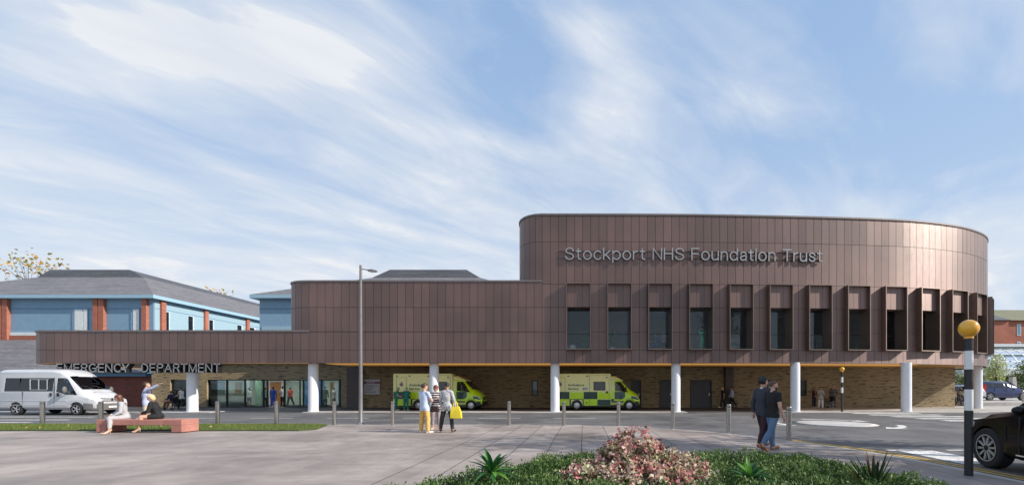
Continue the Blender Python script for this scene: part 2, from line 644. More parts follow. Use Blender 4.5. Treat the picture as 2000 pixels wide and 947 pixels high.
def sign_text(s, x0, x1, z0, cap, depth, stroke=.125, gap=.2, space=.42, word=None):
    """monoline metal letters: x along the wall, z up, front at y=0, back at y=depth; spans x0..x1"""
    x, segs, wi = 0.0, [], 0
    for ch in s:
        if ch == ' ':
            x += space
            wi += 1
            continue
        w = max(q[0] for st, _ in GLYPH[ch] for q in st)
        for st, sm in GLYPH[ch] if word in (None, wi) else ():
            segs.append([(a + x, b) for a, b in (_smooth(st) if sm else st)])
        x += w + gap
    x -= gap
    k = (x1 - x0 - stroke * cap) / x
    h = stroke * cap / 2
    mb = MB()
    for st in segs:
        p = [Vector((x0 + h + a * k, z0 + h + b * (cap - 2 * h))) for a, b in st]
        closed = (p[0] - p[-1]).length < 1e-3
        if closed:
            p = p[:-1]
        m = len(p)
        L_, R_ = [], []
        for i in range(m):
            a = (p[i] - p[i - 1]) if (i > 0 or closed) else (p[1] - p[0])
            b = (p[(i + 1) % m] - p[i]) if (i < m - 1 or closed) else a
            a, b = a.normalized(), b.normalized()
            t = (a + b)
            t = t.normalized() if t.length > .1 else a
            n_ = Vector((-t.y, t.x))
            q = h / max(.45, n_.dot(Vector((-a.y, a.x))))
            e = Vector((0, 0))
            if not closed and i == 0:
                e = -t * h * .98
            if not closed and i == m - 1:
                e = t * h * .98
            L_.append(p[i] + n_ * q + e)
            R_.append(p[i] - n_ * q + e)
        mb.loft([[(l.x, 0, l.y), (r.x, 0, r.y), (r.x, depth, r.y), (l.x, depth, l.y)] for l, r in zip(L_, R_)] + ([[(L_[0].x, 0, L_[0].y), (R_[0].x, 0, R_[0].y), (R_[0].x, depth, R_[0].y), (L_[0].x, depth, L_[0].y)]] if closed else []), 0, not closed)
    return mb.mesh('lettering')
# ------------------------------------------------------------------ people
SKIN = [mat('skin_fair', (.56, .33, .24), .55, var=.05), mat('skin_tan', (.42, .24, .16), .55, var=.05), mat('skin_brown', (.17, .085, .05), .55, var=.05)]
EYEM = mat('eye_dark', (.03, .025, .02), .2, var=0)
LIP = mat('lip_red', (.38, .12, .1), .5, var=0)
HAIRM = {k: mat('hair_' + k, c, .5, var=.3, scale=60, stretch=(1, 1, .25)) for k, c in dict(
    black=(.012, .011, .012), brown=(.06, .032, .018), red=(.16, .035, .02), blonde=(.62, .47, .27), grey=(.3, .28, .26), auburn=(.11, .04, .02), teal=(.18, .42, .42)).items()}


def cloth(name, c, **k):
    return mat('cloth_' + name, c, .85, var=.12, scale=9, bump=.25, bscale=140, **k)


def stripe_cloth(name, a, b, period=.09, duty=.5):
    m, nt, out = nodes_of('cloth_' + name)
    tc = N(nt, 'ShaderNodeTexCoord')
    s = N(nt, 'ShaderNodeSeparateXYZ')
    nt.links.new(tc.outputs['Object'], s.inputs[0])
    t = math_(nt, 'GREATER_THAN', math_(nt, 'FRACT', math_(nt, 'DIVIDE', s.outputs[2], period)), duty)
    bs = N(nt, 'ShaderNodeBsdfPrincipled', i_Roughness=.9)
    nt.links.new(mixcol(nt, t, a, b), bs.inputs['Base Color'])
    nt.links.new(bs.outputs[0], out.inputs[0])
    MATS['cloth_' + name] = m
    return m


def vec(*a):
    return Vector(a if len(a) == 3 else a[0])


def person(label, loc, yaw, H=1.75, female=False, skin=0, hair=('short', 'brown'), top=None, bottom=None, shoe=None, heel=False,
           lean=(0, 0, 1), twist=0, thighs=((0, 0, -1), (0, 0, -1)), shins=((0, 0, -1), (0, 0, -1)), feet=None, arms=None, pelvis=None,
           head=(0, 0), vox=.016, fingers=False, mask=False, collar=None, bulk=1.0, beard=False, group=None, inner=None):
    """top = (part name, material, sleeve long/short/none, hem below hip in H, extra reach on thigh), bottom = (part name, material, reach 0..2 along the leg)
    arms = ((upper dir, fore dir) left, right); directions are local: x forward, y left, z up"""
    rnd = random.Random(hash(label) & 0xffff if False else sum(ord(c) * (i + 1) for i, c in enumerate(label)))
    S = vec(lean).normalized()
    L0 = vec(0, 1, 0)
    tw = Matrix.Rotation(R(twist), 3, 'Z')
    L = (tw @ L0)
    L = (L - S * L.dot(S)).normalized()
    F = L.cross(S).normalized()
    P = vec(0, 0, 0)
    legs = []
    prims = []   # (kind, data, zone)
    b_reach = bottom[2] if bottom else 0
    loose = 1.16 if bottom and bottom[0] in ('trousers', 'scrub_trousers', 'jeans') else 1.0
    t_thigh = top[4] if top and len(top) > 4 else 0
    for i, sgn in ((0, 1), (1, -1)):
        hip = P + vec(0, 1, 0) * sgn * (.048 if not female else .05) * H
        td, sd = vec(thighs[i]).normalized(), vec(shins[i]).normalized()
        knee = hip + td * .24 * H
        ank = knee + sd * .235 * H
        fd = vec(feet[i]).normalized() if feet and feet[i] else vec(1, sgn * .18, 0).normalized()
        legs.append((hip, knee, ank, fd))
    low = min(min((a - vec(0, 0, .032 * H)).z, (a + fd * .12 * H).z - .015 * H) for _, _, a, fd in legs)
    hl = .055 if heel else 0
    P.z = pelvis if pelvis is not None else -low + hl
    off = vec(0, 0, P.z)
    legs = [(h + off, k + off, a + off, f) for h, k, a, f in legs]
    sh_w = (.112 if not female else .092) * H * (bulk ** .5)

    def zleg(t0, t1):
        def z(t):
            g = t0 + (t1 - t0) * t
            if g < t_thigh:
                return 'top'
            return 'bottom' if g < b_reach else 'skin'
        return z
    for hip, knee, ank, fd in legs:
        r = [.055, .038, .036, .023]
        if female:
            r = [.057, .037, .034, .02]
        if loose > 1:
            r = [.056, .043, .041, .032]
        if bottom and bottom[0] in ('leggings', 'slim_trousers'):
            r = [.055, .038, .036, .026]
        r = [x * H * bulk ** .3 for x in r]
        mid = knee.lerp(ank, .35) - vec(F) * .008 * H
        prims.append(('cap', (hip, knee, r[0], r[1]), zleg(0, 1)))
        prims.append(('cap', (knee, mid, r[1] * .98, r[2]), zleg(1, 1.35)))
        prims.append(('cap', (mid, ank, r[2], r[3]), zleg(1.35, 2.0)))
        ft = .02 * H
        down = vec(0, 0, -1) if abs(fd.z) < .6 else vec(fd.cross(vec(0, 1, 0)))
        if down.z > 0:
            down = -down
        sole = ank + down * .014 * H
        toe = sole + fd * .095 * H
        toe2 = toe + vec(fd.x, fd.y, 0) * .022 * H
        if heel:
            toe = ank + fd * .075 * H + vec(0, 0, -.05)
            toe2 = toe + vec(fd.x, fd.y, 0) * .03 * H
        prims.append(('cap', (sole - fd * .022 * H, toe, .021 * H, .02 * H), lambda t: 'shoe'))
        prims.append(('cap', (toe, toe2, .0195 * H, .0145 * H), lambda t: 'shoe'))
    hem = -(top[3] if top else 0) * H
    st = [(-.05, .05, .068), (0, .066, .092), (.085, .06, .08), (.19, .07, .097), (.265, .062, .102), (.308, .042, .07), (.335, .033, .036)]
    if female:
        st = [(-.05, .05, .07), (0, .068, .095), (.1, .052, .068), (.2, .07, .082), (.26, .054, .085), (.3, .038, .06), (.332, .028, .03)]
    st = [(s * H, a * H * bulk, b * H * bulk) for s, a, b in st]
    prims.append(('torso', (P.copy(), S, F, L, st), None))
    shc = P + S * .3 * H
    arms = arms or (((.05, .2, -1), (.15, .05, -1)), ((.05, -.2, -1), (.15, -.05, -1)))
    hands = []
    slv = top[2] if top else 'none'
    for i, sgn in ((0, 1), (1, -1)):
        sj = shc + L * sgn * sh_w - S * .012 * H
        B = Matrix((F, L, S)).transposed()
        up, fo = (B @ vec(arms[i][0])).normalized(), (B @ vec(arms[i][1])).normalized()
        el = sj + up * .168 * H
        wr = el + fo * .145 * H
        e = (.004 if slv == 'long' else 0) * H
        m = bulk ** .4 * (.9 if female else 1)
        su = {'long': 9, 'short': .62, 'none': -.1}[slv]
        prims.append(('cap', (sj, el, .031 * H * m + e, .025 * H * m + e), (lambda su: lambda t: 'top' if t < su else 'skin')(su)))
        prims.append(('cap', (el, wr, .025 * H * m + e, .0165 * H * m + e), (lambda su: lambda t: 'top' if su > 1 and t < .97 else 'skin')(su)))
        prims.append(('cap', (shc + L * sgn * .03 * H, sj, .04 * H, .033 * H * m + e), lambda t: 'top'))
        hd = (fo + vec(0, 0, -.15)).normalized() if fo.z < .3 else fo
        pal = wr + hd * .045 * H
        side = hd.cross(vec(0, 0, 1))
        side = side.normalized() if side.length > .2 else F.copy()
        for q in (-.35, .35):
            prims.append(('cap', (wr + side * q * .012 * H, pal + side * q * .022 * H, .0125 * H, .0115 * H), lambda t: 'skin'))
        hands.append((wr, pal, hd, side, sgn))
    nb = P + S * .32 * H
    hy, hp = head
    HM = Matrix.Rotation(R(hy), 3, 'Z') @ Matrix((F, L, F.cross(L))).transposed() @ Matrix.Rotation(R(hp), 3, 'Y')
    nd = (S + vec(0, 0, 1)).normalized()
    hc = nb + nd * .098 * H + HM @ vec(.012, 0, 0) * H
    prims.append(('cap', (nb - S * .01 * H, hc + HM @ vec(-.012, 0, -.02) * H, (.033 if not female else .027) * H, (.031 if not female else .026) * H), lambda t: 'skin'))
    prims.append(('ell', (hc + HM @ vec(-.004, 0, .014) * H, vec(.056, .045, .05) * H, HM), 'head'))
    prims.append(('ell', (hc + HM @ vec(.018, 0, -.022) * H, vec(.034, .034, .044) * H, HM), 'head'))
    prims.append(('ell', (hc + HM @ vec(.055, 0, -.008) * H, vec(.011, .008, .014) * H, HM), 'head'))
    prims.append(('ell', (hc + HM @ vec(.04, 0, -.052) * H, vec(.013, .014, .011) * H, HM), 'head'))
    for s in (1, -1):
        prims.append(('ell', (hc + HM @ vec(-.004, s * .046, -.004) * H, vec(.012, .006, .018) * H, HM), 'head'))
    # union of the shapes -> one continuous skin
    mb = MB()
    for kind, d, z in prims:
        if kind == 'cap':
            a, b, ra, rb = d
            mb.ball(a, ra, 12, 8)
            mb.ball(b, rb, 12, 8)
            if (b - a).length > 1e-4:
                mb.tube([a, b], [ra, rb], 12)
        elif kind == 'ell':
            mb.ball(d[0], tuple(d[1]), 16, 12, rot=d[2])
        else:
            p0, s_, f_, l_, stt = d
            rings = []
            for s, a, b in stt:
                rings.append([p0 + s_ * s + f_ * (math.cos(t) * a) + l_ * (math.copysign(abs(math.sin(t)) ** .8, math.sin(t)) * b) for t in [2 * math.pi * j / 20 for j in range(20)]])
            mb.loft(rings)
    me = bake(mb.mesh('body'), [('REMESH', dict(mode='VOXEL', voxel_size=vox, use_smooth_shade=True)), ('SMOOTH', dict(factor=.5, iterations=5))])
    # ---- zones
    nf, nv = len(me.polygons), len(me.vertices)
    co = np.empty(nv * 3, np.float32)
    me.vertices.foreach_get('co', co)
    co = co.reshape(-1, 3)
    no = np.empty(nv * 3, np.float32)
    me.vertices.foreach_get('normal', no)
    no = no.reshape(-1, 3)
    fc = np.empty(nf * 3, np.float32)
    me.polygons.foreach_get('center', fc)
    fc = fc.reshape(-1, 3)
    best = np.full(nf, 1e9)
    zone = np.zeros(nf, object)
    for kind, d, z in prims:
        if kind == 'cap':
            a, b, ra, rb = np.array(d[0]), np.array(d[1]), d[2], d[3]
            ab = b - a
            t = np.clip(((fc - a) @ ab) / max(ab @ ab, 1e-9), 0, 1)
            dist = np.linalg.norm(fc - a - t[:, None] * ab, axis=1) - (ra + (rb - ra) * t)
            zs = np.array([z(x) for x in np.linspace(0, 1, 41)], object)[np.rint(t * 40).astype(int)]
        elif kind == 'ell':
            q = (fc - np.array(d[0])) @ np.array(d[2])
            rr = np.array(d[1])
            dist = (np.linalg.norm(q / rr, axis=1) - 1) * rr.min()
            zs = np.full(nf, z, object)
        else:
            p0, s_, f_, l_, stt = d
            q = fc - np.array(p0)
            s = q @ np.array(s_)
            sa = np.array([x[0] for x in stt])
            sc_ = np.clip(s, sa[0], sa[-1])
            ra, rb = np.interp(sc_, sa, [x[1] for x in stt]), np.interp(sc_, sa, [x[2] for x in stt])
            e = np.sqrt(((q @ np.array(f_)) / ra) ** 2 + ((q @ np.array(l_)) / rb) ** 2) - 1
            dist = e * np.minimum(ra, rb) + np.abs(s - sc_)
            zs = np.where(s > hem, 'top', 'bottom').astype(object)
            if t_thigh:
                zs[:] = 'top'
            zs[s > .318 * H] = 'skin'
        w = dist < best
        best[w] = dist[w]
        zone[w] = zs[w]
    if top and vec(thighs[0]).normalized().z < -.75:      # a straight hem across the hips
        q = fc - np.array(P)
        sv = q @ np.array(S)
        rad = np.hypot(q[:, 0], q[:, 1])
        low_hem = hem if not t_thigh else -t_thigh * .24 * H
        zone[(zone == 'bottom') & (sv > low_hem) & (sv < .2 * H)] = 'top'
        zone[(zone == 'top') & (sv < low_hem) & (rad < .13 * H)] = 'bottom'
    loops = np.empty(len(me.loops), np.int32)
    me.loops.foreach_get('vertex_index', loops)
    ls = np.empty(nf, np.int32)
    me.polygons.foreach_get('loop_start', ls)
    lt = np.empty(nf, np.int32)
    me.polygons.foreach_get('loop_total', lt)
    root = thing('person', label, 'person', loc, yaw, group)

    def shell(name, zn, material, off, fold=0.0, pred=None):
        idx = np.nonzero((zone == zn) if isinstance(zn, str) else np.isin(zone, zn))[0]
        if pred is not None:
            idx = idx[pred(fc[idx])]
        if not len(idx):
            return None
        used, faces = {}, []
        for fi in idx:
            q = []
            for v in loops[ls[fi]:ls[fi] + lt[fi]]:
                q.append(used.setdefault(int(v), len(used)))
            faces.append(q)
        vs = []
        sd = rnd.random() * 40
        for v in used:
            p, n = Vector(co[v]), Vector(no[v])
            o_ = off
            if fold:
                o_ += fold * (noise.noise(Vector((p.x * 11, p.y * 11, p.z * 7 + sd))) + .5 * noise.noise(Vector((p.x * 25, p.y * 25, p.z * 30 + sd))))
            vs.append(p + n * o_)
        m2 = bpy.data.meshes.new(name)
        m2.from_pydata(vs, [], faces)
        m2.update()
        o2 = link(name, m2, material, root, 180)
        sm = o2.modifiers.new('thick', 'SOLIDIFY')
        sm.thickness, sm.offset = .005, -1
        return o2
    # face, fingers: stay in the body mesh
    ex = MB()
    if fingers:
        for wr, pal, hd, side, sgn in hands:
            nrm = hd.cross(side).normalized()
            for q, ln in ((-1.5, .042), (-.5, .05), (.5, .047), (1.5, .038)):
                b0 = pal + side * q * .0085 * H - hd * .01 * H
                b1 = pal + side * q * .0105 * H + hd * ln * .55 * H
                b2 = b1 + (hd * .8 + nrm * (.5 if nrm.dot(vec(0, 0, 1)) < 0 else -.5)) * ln * .5 * H
                ex.tube([b0, b1, b2], [.0052 * H, .0048 * H, .0036 * H], 6)
            t0 = wr + hd * .018 * H + side * sgn * -.012 * H
            ex.tube([t0, t0 + (hd * .6 - side * sgn * .7) * .03 * H, t0 + (hd * .95 - side * sgn * .55) * .052 * H], [.0062 * H, .0056 * H, .0042 * H], 6)
    for s in (1, -1):
        ex.ball(hc + HM @ vec(.049, s * .0185, .006) * H, .0062 * H, 8, 6, 1)
        bpos = hc + HM @ vec(.052, s * .02, .0185) * H
        ex.ball(bpos, (.004 * H, .0105 * H, .0022 * H), 8, 6, 3, rot=HM)
    ex.ball(hc + HM @ vec(.0475, 0, -.035) * H, (.006 * H, .0135 * H, .0036 * H), 8, 6, 2, rot=HM)
    bm = bmesh.new()
    bm.from_mesh(me)
    tmp = ex.mesh('extra')
    bm.from_mesh(tmp)
    bpy.data.meshes.remove(tmp)
    me2 = bpy.data.meshes.new('body')
    bm.to_mesh(me2)
    bm.free()
    body = link('body', me2, [SKIN[skin], EYEM, LIP, HAIRM[hair[1]] if hair and hair[1] in HAIRM else HAIRM['brown']], root, 180)
    if bottom:
        shell(bottom[0], 'bottom', bottom[1], .006, .006)
    if top:
        shell(top[0], 'top', top[1], .011, .008 if slv == 'long' else .007)
    if inner:   # lighter front under an open jacket
        fx, lx = np.array(F), np.array(L)
        pc = np.array(P)
        shell(inner[0], 'top', inner[1], .016, .002, lambda q: (((q - pc) @ fx) > .03 * H) & (np.abs((q - pc) @ lx) < .022 * H) & (((q - pc) @ np.array(S)) > .02 * H))
    if shoe:
        for (hip, knee, ank, fd), other in ((legs[0], legs[1]), (legs[1], legs[0])):
            a, b = np.array(ank + fd * .04 * H), np.array(other[2] + other[3] * .04 * H)
            shell('shoe', 'shoe', shoe, .004, 0, lambda q: np.linalg.norm(q - a, axis=1) <= np.linalg.norm(q - b, axis=1))
            if heel:
                h0 = ank - fd * .018 * H
                hb = MB().tube([h0 + vec(0, 0, -.02), vec(h0.x, h0.y, max(0.0, ank.z - .035 * H - .055))], [.014, .006], 8)
                hb.build('heel', shoe, root.children[-1])
    if collar:
        c = nb - S * .006 * H
        MB().tube([c + F * math.cos(t) * .034 * H + L * math.sin(t) * .036 * H + S * (.004 - .012 * math.cos(t)) * H for t in [2 * math.pi * j / 14 for j in range(14)]], .009 * H, 6, closed=True).build('collar', collar, root, 60)
    if hair:
        style, colr = hair
        hm = HAIRM[colr]
        hb = MB()
        nu, nvv = 30, 20
        sk = hc + HM @ vec(-.006, 0, .016) * H
        vs, fs = [], []
        big = {'short': .007, 'curly': .016, 'bun': .008, 'long': .012, 'cap': .008, 'scarf': .011, 'quiff': .012, 'crop': .004, 'bob': .012}[style] * H
        low_ = {'short': -.55, 'curly': -.62, 'bun': -.5, 'long': -.95, 'cap': -.4, 'scarf': -.9, 'quiff': -.5, 'crop': -.5, 'bob': -.95}[style]
        sd = rnd.random() * 30
        for i in range(nvv + 1):
            a = math.pi * i / nvv
            for j in range(nu):
                t = 2 * math.pi * j / nu
                d = vec(math.sin(a) * math.cos(t), math.sin(a) * math.sin(t), math.cos(a))
                line = .42 - (0 if style != 'cap' else .2) + .25 * (1 - abs(d.y)) * 0
                face = d.x > (.12 if d.z < -.1 else .3) and d.z < line
                ear = style in ('short', 'crop', 'quiff', 'bun') and abs(d.y) > .75 and d.z < -.05 and d.x > -.35
                bg_ = big * (1 - .75 * max(0.0, d.x)) if style not in ('cap', 'scarf') else big
                rr = vec(.056 * H + bg_, .045 * H + bg_, .05 * H + bg_)
                k = 1.0
                if face or ear or d.z < low_:
                    k = .8 if not (face and d.z > line - .16) else .93
                p = vec(d.x * rr.x, d.y * rr.y, d.z * rr.z) * k
                if k > .9:
                    amp = {'curly': .018, 'quiff': .006, 'cap': .002, 'scarf': .002}.get(style, .004) * H
                    p += d * amp * noise.noise(d * (9 if style == 'curly' else 3.5) + vec(sd, 0, 0))
                    if style in ('quiff',) and d.z > .3:
                        p += vec(.35, 0, 1) * .014 * H * max(0, d.x + .4)
                    if d.z < 0 and style in ('long', 'bob', 'scarf'):
                        p.z -= (.075 if style == 'long' else .035) * H * (-d.z) * (1 if d.x < .3 else .5)
                        if style == 'long':
                            p.x *= .9
                    elif d.z < 0 and d.x < 0:
                        p.z -= .012 * H * (-d.z)
                vs.append(sk + HM @ p)
        for i in range(nvv):
            for j in range(nu):
                j2 = (j + 1) % nu
                fs.append((i * nu + j, i * nu + j2, (i + 1) * nu + j2, (i + 1) * nu + j))
        hb.add(vs, fs)
        if style == 'bun':
            hb.ball(sk + HM @ vec(-.058, 0, .03) * H, .027 * H, 12, 9)
        nm = {'cap': 'surgical_cap', 'scarf': 'headscarf'}.get(style, 'hair')
        hb.build(nm, hm if style not in ('cap', 'scarf') else HAIRM[colr], root, 180, recalc=True)
        if beard:
            q = MB()
            q.ball(hc + HM @ vec(.022, 0, -.035) * H, (.036 * H, .037 * H, .032 * H), 14, 9, rot=HM)
            bb = q.mesh('beard')
            bmx = bmesh.new()
            bmx.from_mesh(bb)
            mid = hc + HM @ vec(.03, 0, -.018) * H
            up = HM @ vec(-.25, 0, 1)
            bmesh.ops.bisect_plane(bmx, geom=bmx.verts[:] + bmx.edges[:] + bmx.faces[:], plane_co=mid, plane_no=up, clear_outer=True)
            bmx.to_mesh(bb)
            bmx.free()
            link('beard', bb, hm, root, 180)
    if mask:
        MB().ball(hc + HM @ vec(.035, 0, -.028) * H, (.028 * H, .036 * H, .027 * H), 12, 8, rot=HM).build('face_mask', MATS['cloth_mask_dark'], root, 180)
    root['_hands'] = [list(h[1]) for h in hands]
    return root


cloth('mask_dark', (.03, .05, .055))
BLACK, WHITE, NAVY = cloth('black', (.012, .012, .014)), cloth('white', (.75, .75, .75)), cloth('navy', (.02, .03, .075))
LGREY, CREAM, GREENS = cloth('light_grey', (.42, .42, .44)), cloth('cream', (.66, .62, .56)), cloth('scrub_green', (.01, .2, .165))
BLUES, CHAR, BEIGE = cloth('scrub_blue', (.03, .1, .5)), cloth('charcoal', (.03, .032, .038)), cloth('beige', (.5, .42, .33))
SKYB, MUST, MAUVE = cloth('pale_blue', (.5, .58, .74)), cloth('mustard', (.68, .42, .12)), cloth('mauve_grey', (.3, .25, .27))
PLUM, DENIM, SLATE = cloth('plum', (.045, .016, .022)), cloth('denim', (.1, .17, .27)), cloth('slate_blue', (.035, .042, .06))
PINK, RED, MINT = cloth('pink', (.62, .14, .22)), cloth('red', (.55, .06, .06)), cloth('mint', (.04, .42, .27))
LILAC = cloth('lilac_blue', (.42, .45, .66))
TAN = mat('leather_tan', (.32, .11, .05), .45)
NUDE = mat('leather_nude', (.62, .38, .28), .4)
DARKL = mat('leather_dark', (.02, .017, .015), .4)
WSHOE = mat('canvas_white', (.72, .68, .62), .7)
BSTR = stripe_cloth('black_white_stripe', (.015, .015, .018), (.62, .58, .58), .085, .55)
GSTR = stripe_cloth('dark_grey_stripe', (.014, .014, .018), (.3, .32, .36), .11, .72)
LC, RC = 0, 1
STAND = dict(thighs=((.0, .07, -1), (.0, -.07, -1)), shins=((-.02, .03, -1), (-.02, -.03, -1)))
WALK = dict(thighs=((.42, .03, -1), (-.3, -.03, -1)), shins=((.1, 0, -1), (-.75, 0, -1)), feet=((1, .1, .08), (.75, -.1, -.66)),
            arms=(((-.25, .18, -1), (.25, .05, -1)), ((.3, -.18, -1), (.6, 0, -1))))
NEAR = .0125


def ppl(u, y):
    return (gx(u, y), y)


def at(u, y, z):
    return (gx(u, y), y, z)


# ---- on the bench
BY = 14.25      # bench front
person('woman in a pale grey suit with long brown hair sitting on the bench', at(246, 14.62, 0), -125, 1.68, True, 0, ('long', 'auburn'),
       ('jacket', LGREY, 'long', .06), ('slim_trousers', LGREY, 1.85), NUDE, True, lean=(.28, .05, 1), pelvis=.535,
       thighs=((1, .12, -.08), (1, -.05, -.12)), shins=((.02, .1, -1), (.12, .02, -1)), feet=((.8, .25, -.45), (.8, -.1, -.45)),
       arms=(((.4, .12, -1), (.85, -.35, -.35)), ((.4, -.12, -1), (.85, .3, -.3))), head=(-20, 8), vox=NEAR, fingers=True)
person('blonde woman in a black jacket and skirt sitting cross-legged on the bench', at(311, 14.68, 0), -158, 1.7, True, 0, ('bob', 'blonde'),
       ('jacket', BLACK, 'long', .08), ('skirt', BLACK, .62), NUDE, True, lean=(.36, .0, 1), pelvis=.545,
       thighs=((1, .34, .02), (1, .22, .2)), shins=((.12, .05, -1), (.75, -.02, -.62)), feet=((.8, .1, -.45), (.8, -.1, -.3)),
       arms=(((.55, .2, -1), (.8, -.4, .1)), ((.5, -.12, -1), (.85, .25, .35))), head=(18, 10), vox=NEAR, fingers=True, inner=('shirt', WHITE))
person('man in lilac shirt and beige trousers standing behind the bench pointing up', at(286, 17.55, 0), 40, 1.82, False, 0, ('curly', 'brown'),
       ('shirt', LILAC, 'long', .05), ('trousers', BEIGE, 1.97), DARKL, thighs=((.05, .1, -1), (-.02, -.08, -1)), shins=((-.03, .05, -1), (-.02, -.02, -1)),
       arms=(((-.25, .9, -.75), (.1, -.85, -.55)), ((.75, -.62, .42), (.72, -.45, .5))), head=(-20, -14), vox=NEAR, fingers=True)
# ---- the three in front of the ambulance
person('man in pale blue T-shirt and mustard trousers with folded arms', at(829, 14.3, 0), 62, 1.73, False, 0, ('quiff', 'brown'),
       ('t_shirt', SKYB, 'short', .06), ('trousers', MUST, 1.96), WSHOE, lean=(-.02, 0, 1), thighs=((.0, .1, -1), (.1, -.12, -1)), shins=((-.04, .06, -1), (-.06, -.06, -1)),
       feet=((1, .35, 0), (1, -.5, 0)), arms=(((.35, .28, -1), (.5, -1, .2)), ((.35, -.3, -1), (.55, .95, .1))), head=(-25, 4), vox=NEAR, fingers=True)
person('red-haired woman in a striped jumper looking down between two friends', at(851, 15.1, 0), -78, 1.63, True, 0, ('bob', 'red'),
       ('jumper', BSTR, 'long', .07), ('slim_trousers', MAUVE, 1.75), NUDE, True, thighs=((.02, .06, -1), (.05, -.06, -1)), shins=((0, .02, -1), (-.05, .0, -1)),
       arms=(((.25, .3, -1), (.8, -.55, .5)), ((.25, -.3, -1), (.85, .5, .2))), head=(12, 34), vox=NEAR, fingers=True)
person('woman in a grey blazer and black trousers with her dark hair in a bun', at(873, 14.4, 0), 85, 1.72, True, 1, ('bun', 'black'),
       ('blazer', LGREY, 'long', .09), ('trousers', CHAR, 1.95), DARKL, True, thighs=((.02, .24, -1), (.02, -.2, -1)), shins=((-.03, .12, -1), (-.04, -.1, -1)),
       arms=(((.1, .32, -1), (.55, .1, -1)), ((.0, -.35, -1), (.25, -.1, -1))), head=(15, 10), vox=NEAR, fingers=True)
# ---- the two walkers
person('man in a slate jumper and plum trousers walking, curly black hair', at(1489, 10.55, 0), 22, 1.83, False, 0, ('curly', 'black'),
       ('jumper', SLATE, 'long', .06), ('trousers', PLUM, 1.93), TAN, lean=(.03, 0, 1), thighs=((.3, .05, -1), (-.12, -.05, -1)), shins=((.05, 0, -1), (-.4, 0, -1)),
       feet=((1, .1, .06), (.9, -.1, -.4)), arms=(((-.2, .18, -1), (.1, 0, -1)), ((.12, -.2, -1), (.4, .1, -1))), head=(-20, 2), vox=NEAR, fingers=True, collar=WHITE)
person('bearded man in black T-shirt and blue jeans walking beside the bed', at(1509, 10.2, 0), 15, 1.74, False, 0, ('crop', 'auburn'),
       ('t_shirt', BLACK, 'short', .04), ('jeans', DENIM, 1.95), TAN, lean=(.02, 0, 1), thighs=((.16, .05, -1), (-.34, -.05, -1)), shins=((.06, 0, -1), (-.72, 0, -1)),
       feet=((1, .1, .05), (.72, -.1, -.7)), arms=(((.05, .2, -1), (.35, 0, -1)), ((.0, -.16, -1), (.42, -.02, -1))), head=(-14, 2), vox=NEAR, fingers=True, beard=True, bulk=1.05)
# ---- medics behind the first ambulance
person('medic in green scrubs and cap looking down at the rear of the ambulance', at(774, 29.6, UNDER), 20, 1.7, False, 0, ('cap', 'teal'),
       ('scrub_top', GREENS, 'short', .09), ('scrub_trousers', GREENS, 1.97), WSHOE, lean=(.16, 0, 1), arms=(((.3, .15, -1), (.9, -.3, -.1)), ((.3, -.15, -1), (.9, .35, -.25))), head=(0, 18), mask=True, **STAND)
person('medic in green scrubs seen from behind leaning to the ambulance', at(793, 29.75, UNDER), 92, 1.68, False, 0, ('cap', 'teal'),
       ('scrub_top', GREENS, 'short', .09), ('scrub_trousers', GREENS, 1.97), WSHOE, lean=(.14, 0, 1), arms=(((.4, .15, -1), (.9, -.2, .1)), ((.4, -.15, -1), (.9, .2, .1))), head=(0, 16), **STAND)
# ---- wheelchair and carer near the entrance
WCX = gx(337, 30.2)
person('patient in a navy blanket jacket seated in the wheelchair near the entrance', (WCX - .02, 30.2, UNDER), 180, 1.66, False, 0, ('short', 'auburn'),
       ('jacket', NAVY, 'long', .1), ('trousers', TAN, 1.9), DARKL, lean=(.12, 0, 1), pelvis=.6, thighs=((1, .1, -.08), (1, -.1, -.08)), shins=((.3, 0, -1), (.3, 0, -1)),
       feet=((1, .1, 0), (1, -.1, 0)), arms=(((.3, .15, -1), (1, -.1, -.1)), ((.3, -.15, -1), (1, .1, -.1))), head=(0, -4), vox=.015)
person('carer in white vest and black trousers pushing the wheelchair', at(355, 30.2, UNDER), 180, 1.68, True, 0, ('bun', 'auburn'),
       ('vest', WHITE, 'none', .02), ('trousers', BLACK, 1.95), WSHOE, lean=(.1, 0, 1), thighs=((.3, .05, -1), (-.45, -.05, -1)), shins=((.1, 0, -1), (-.55, 0, -1)),
       feet=((1, .1, 0), (.8, -.1, -.5)), arms=(((.45, .1, -1), (.8, 0, -.25)), ((.3, -.1, -1), (.8, 0, -.3))), head=(0, 4))
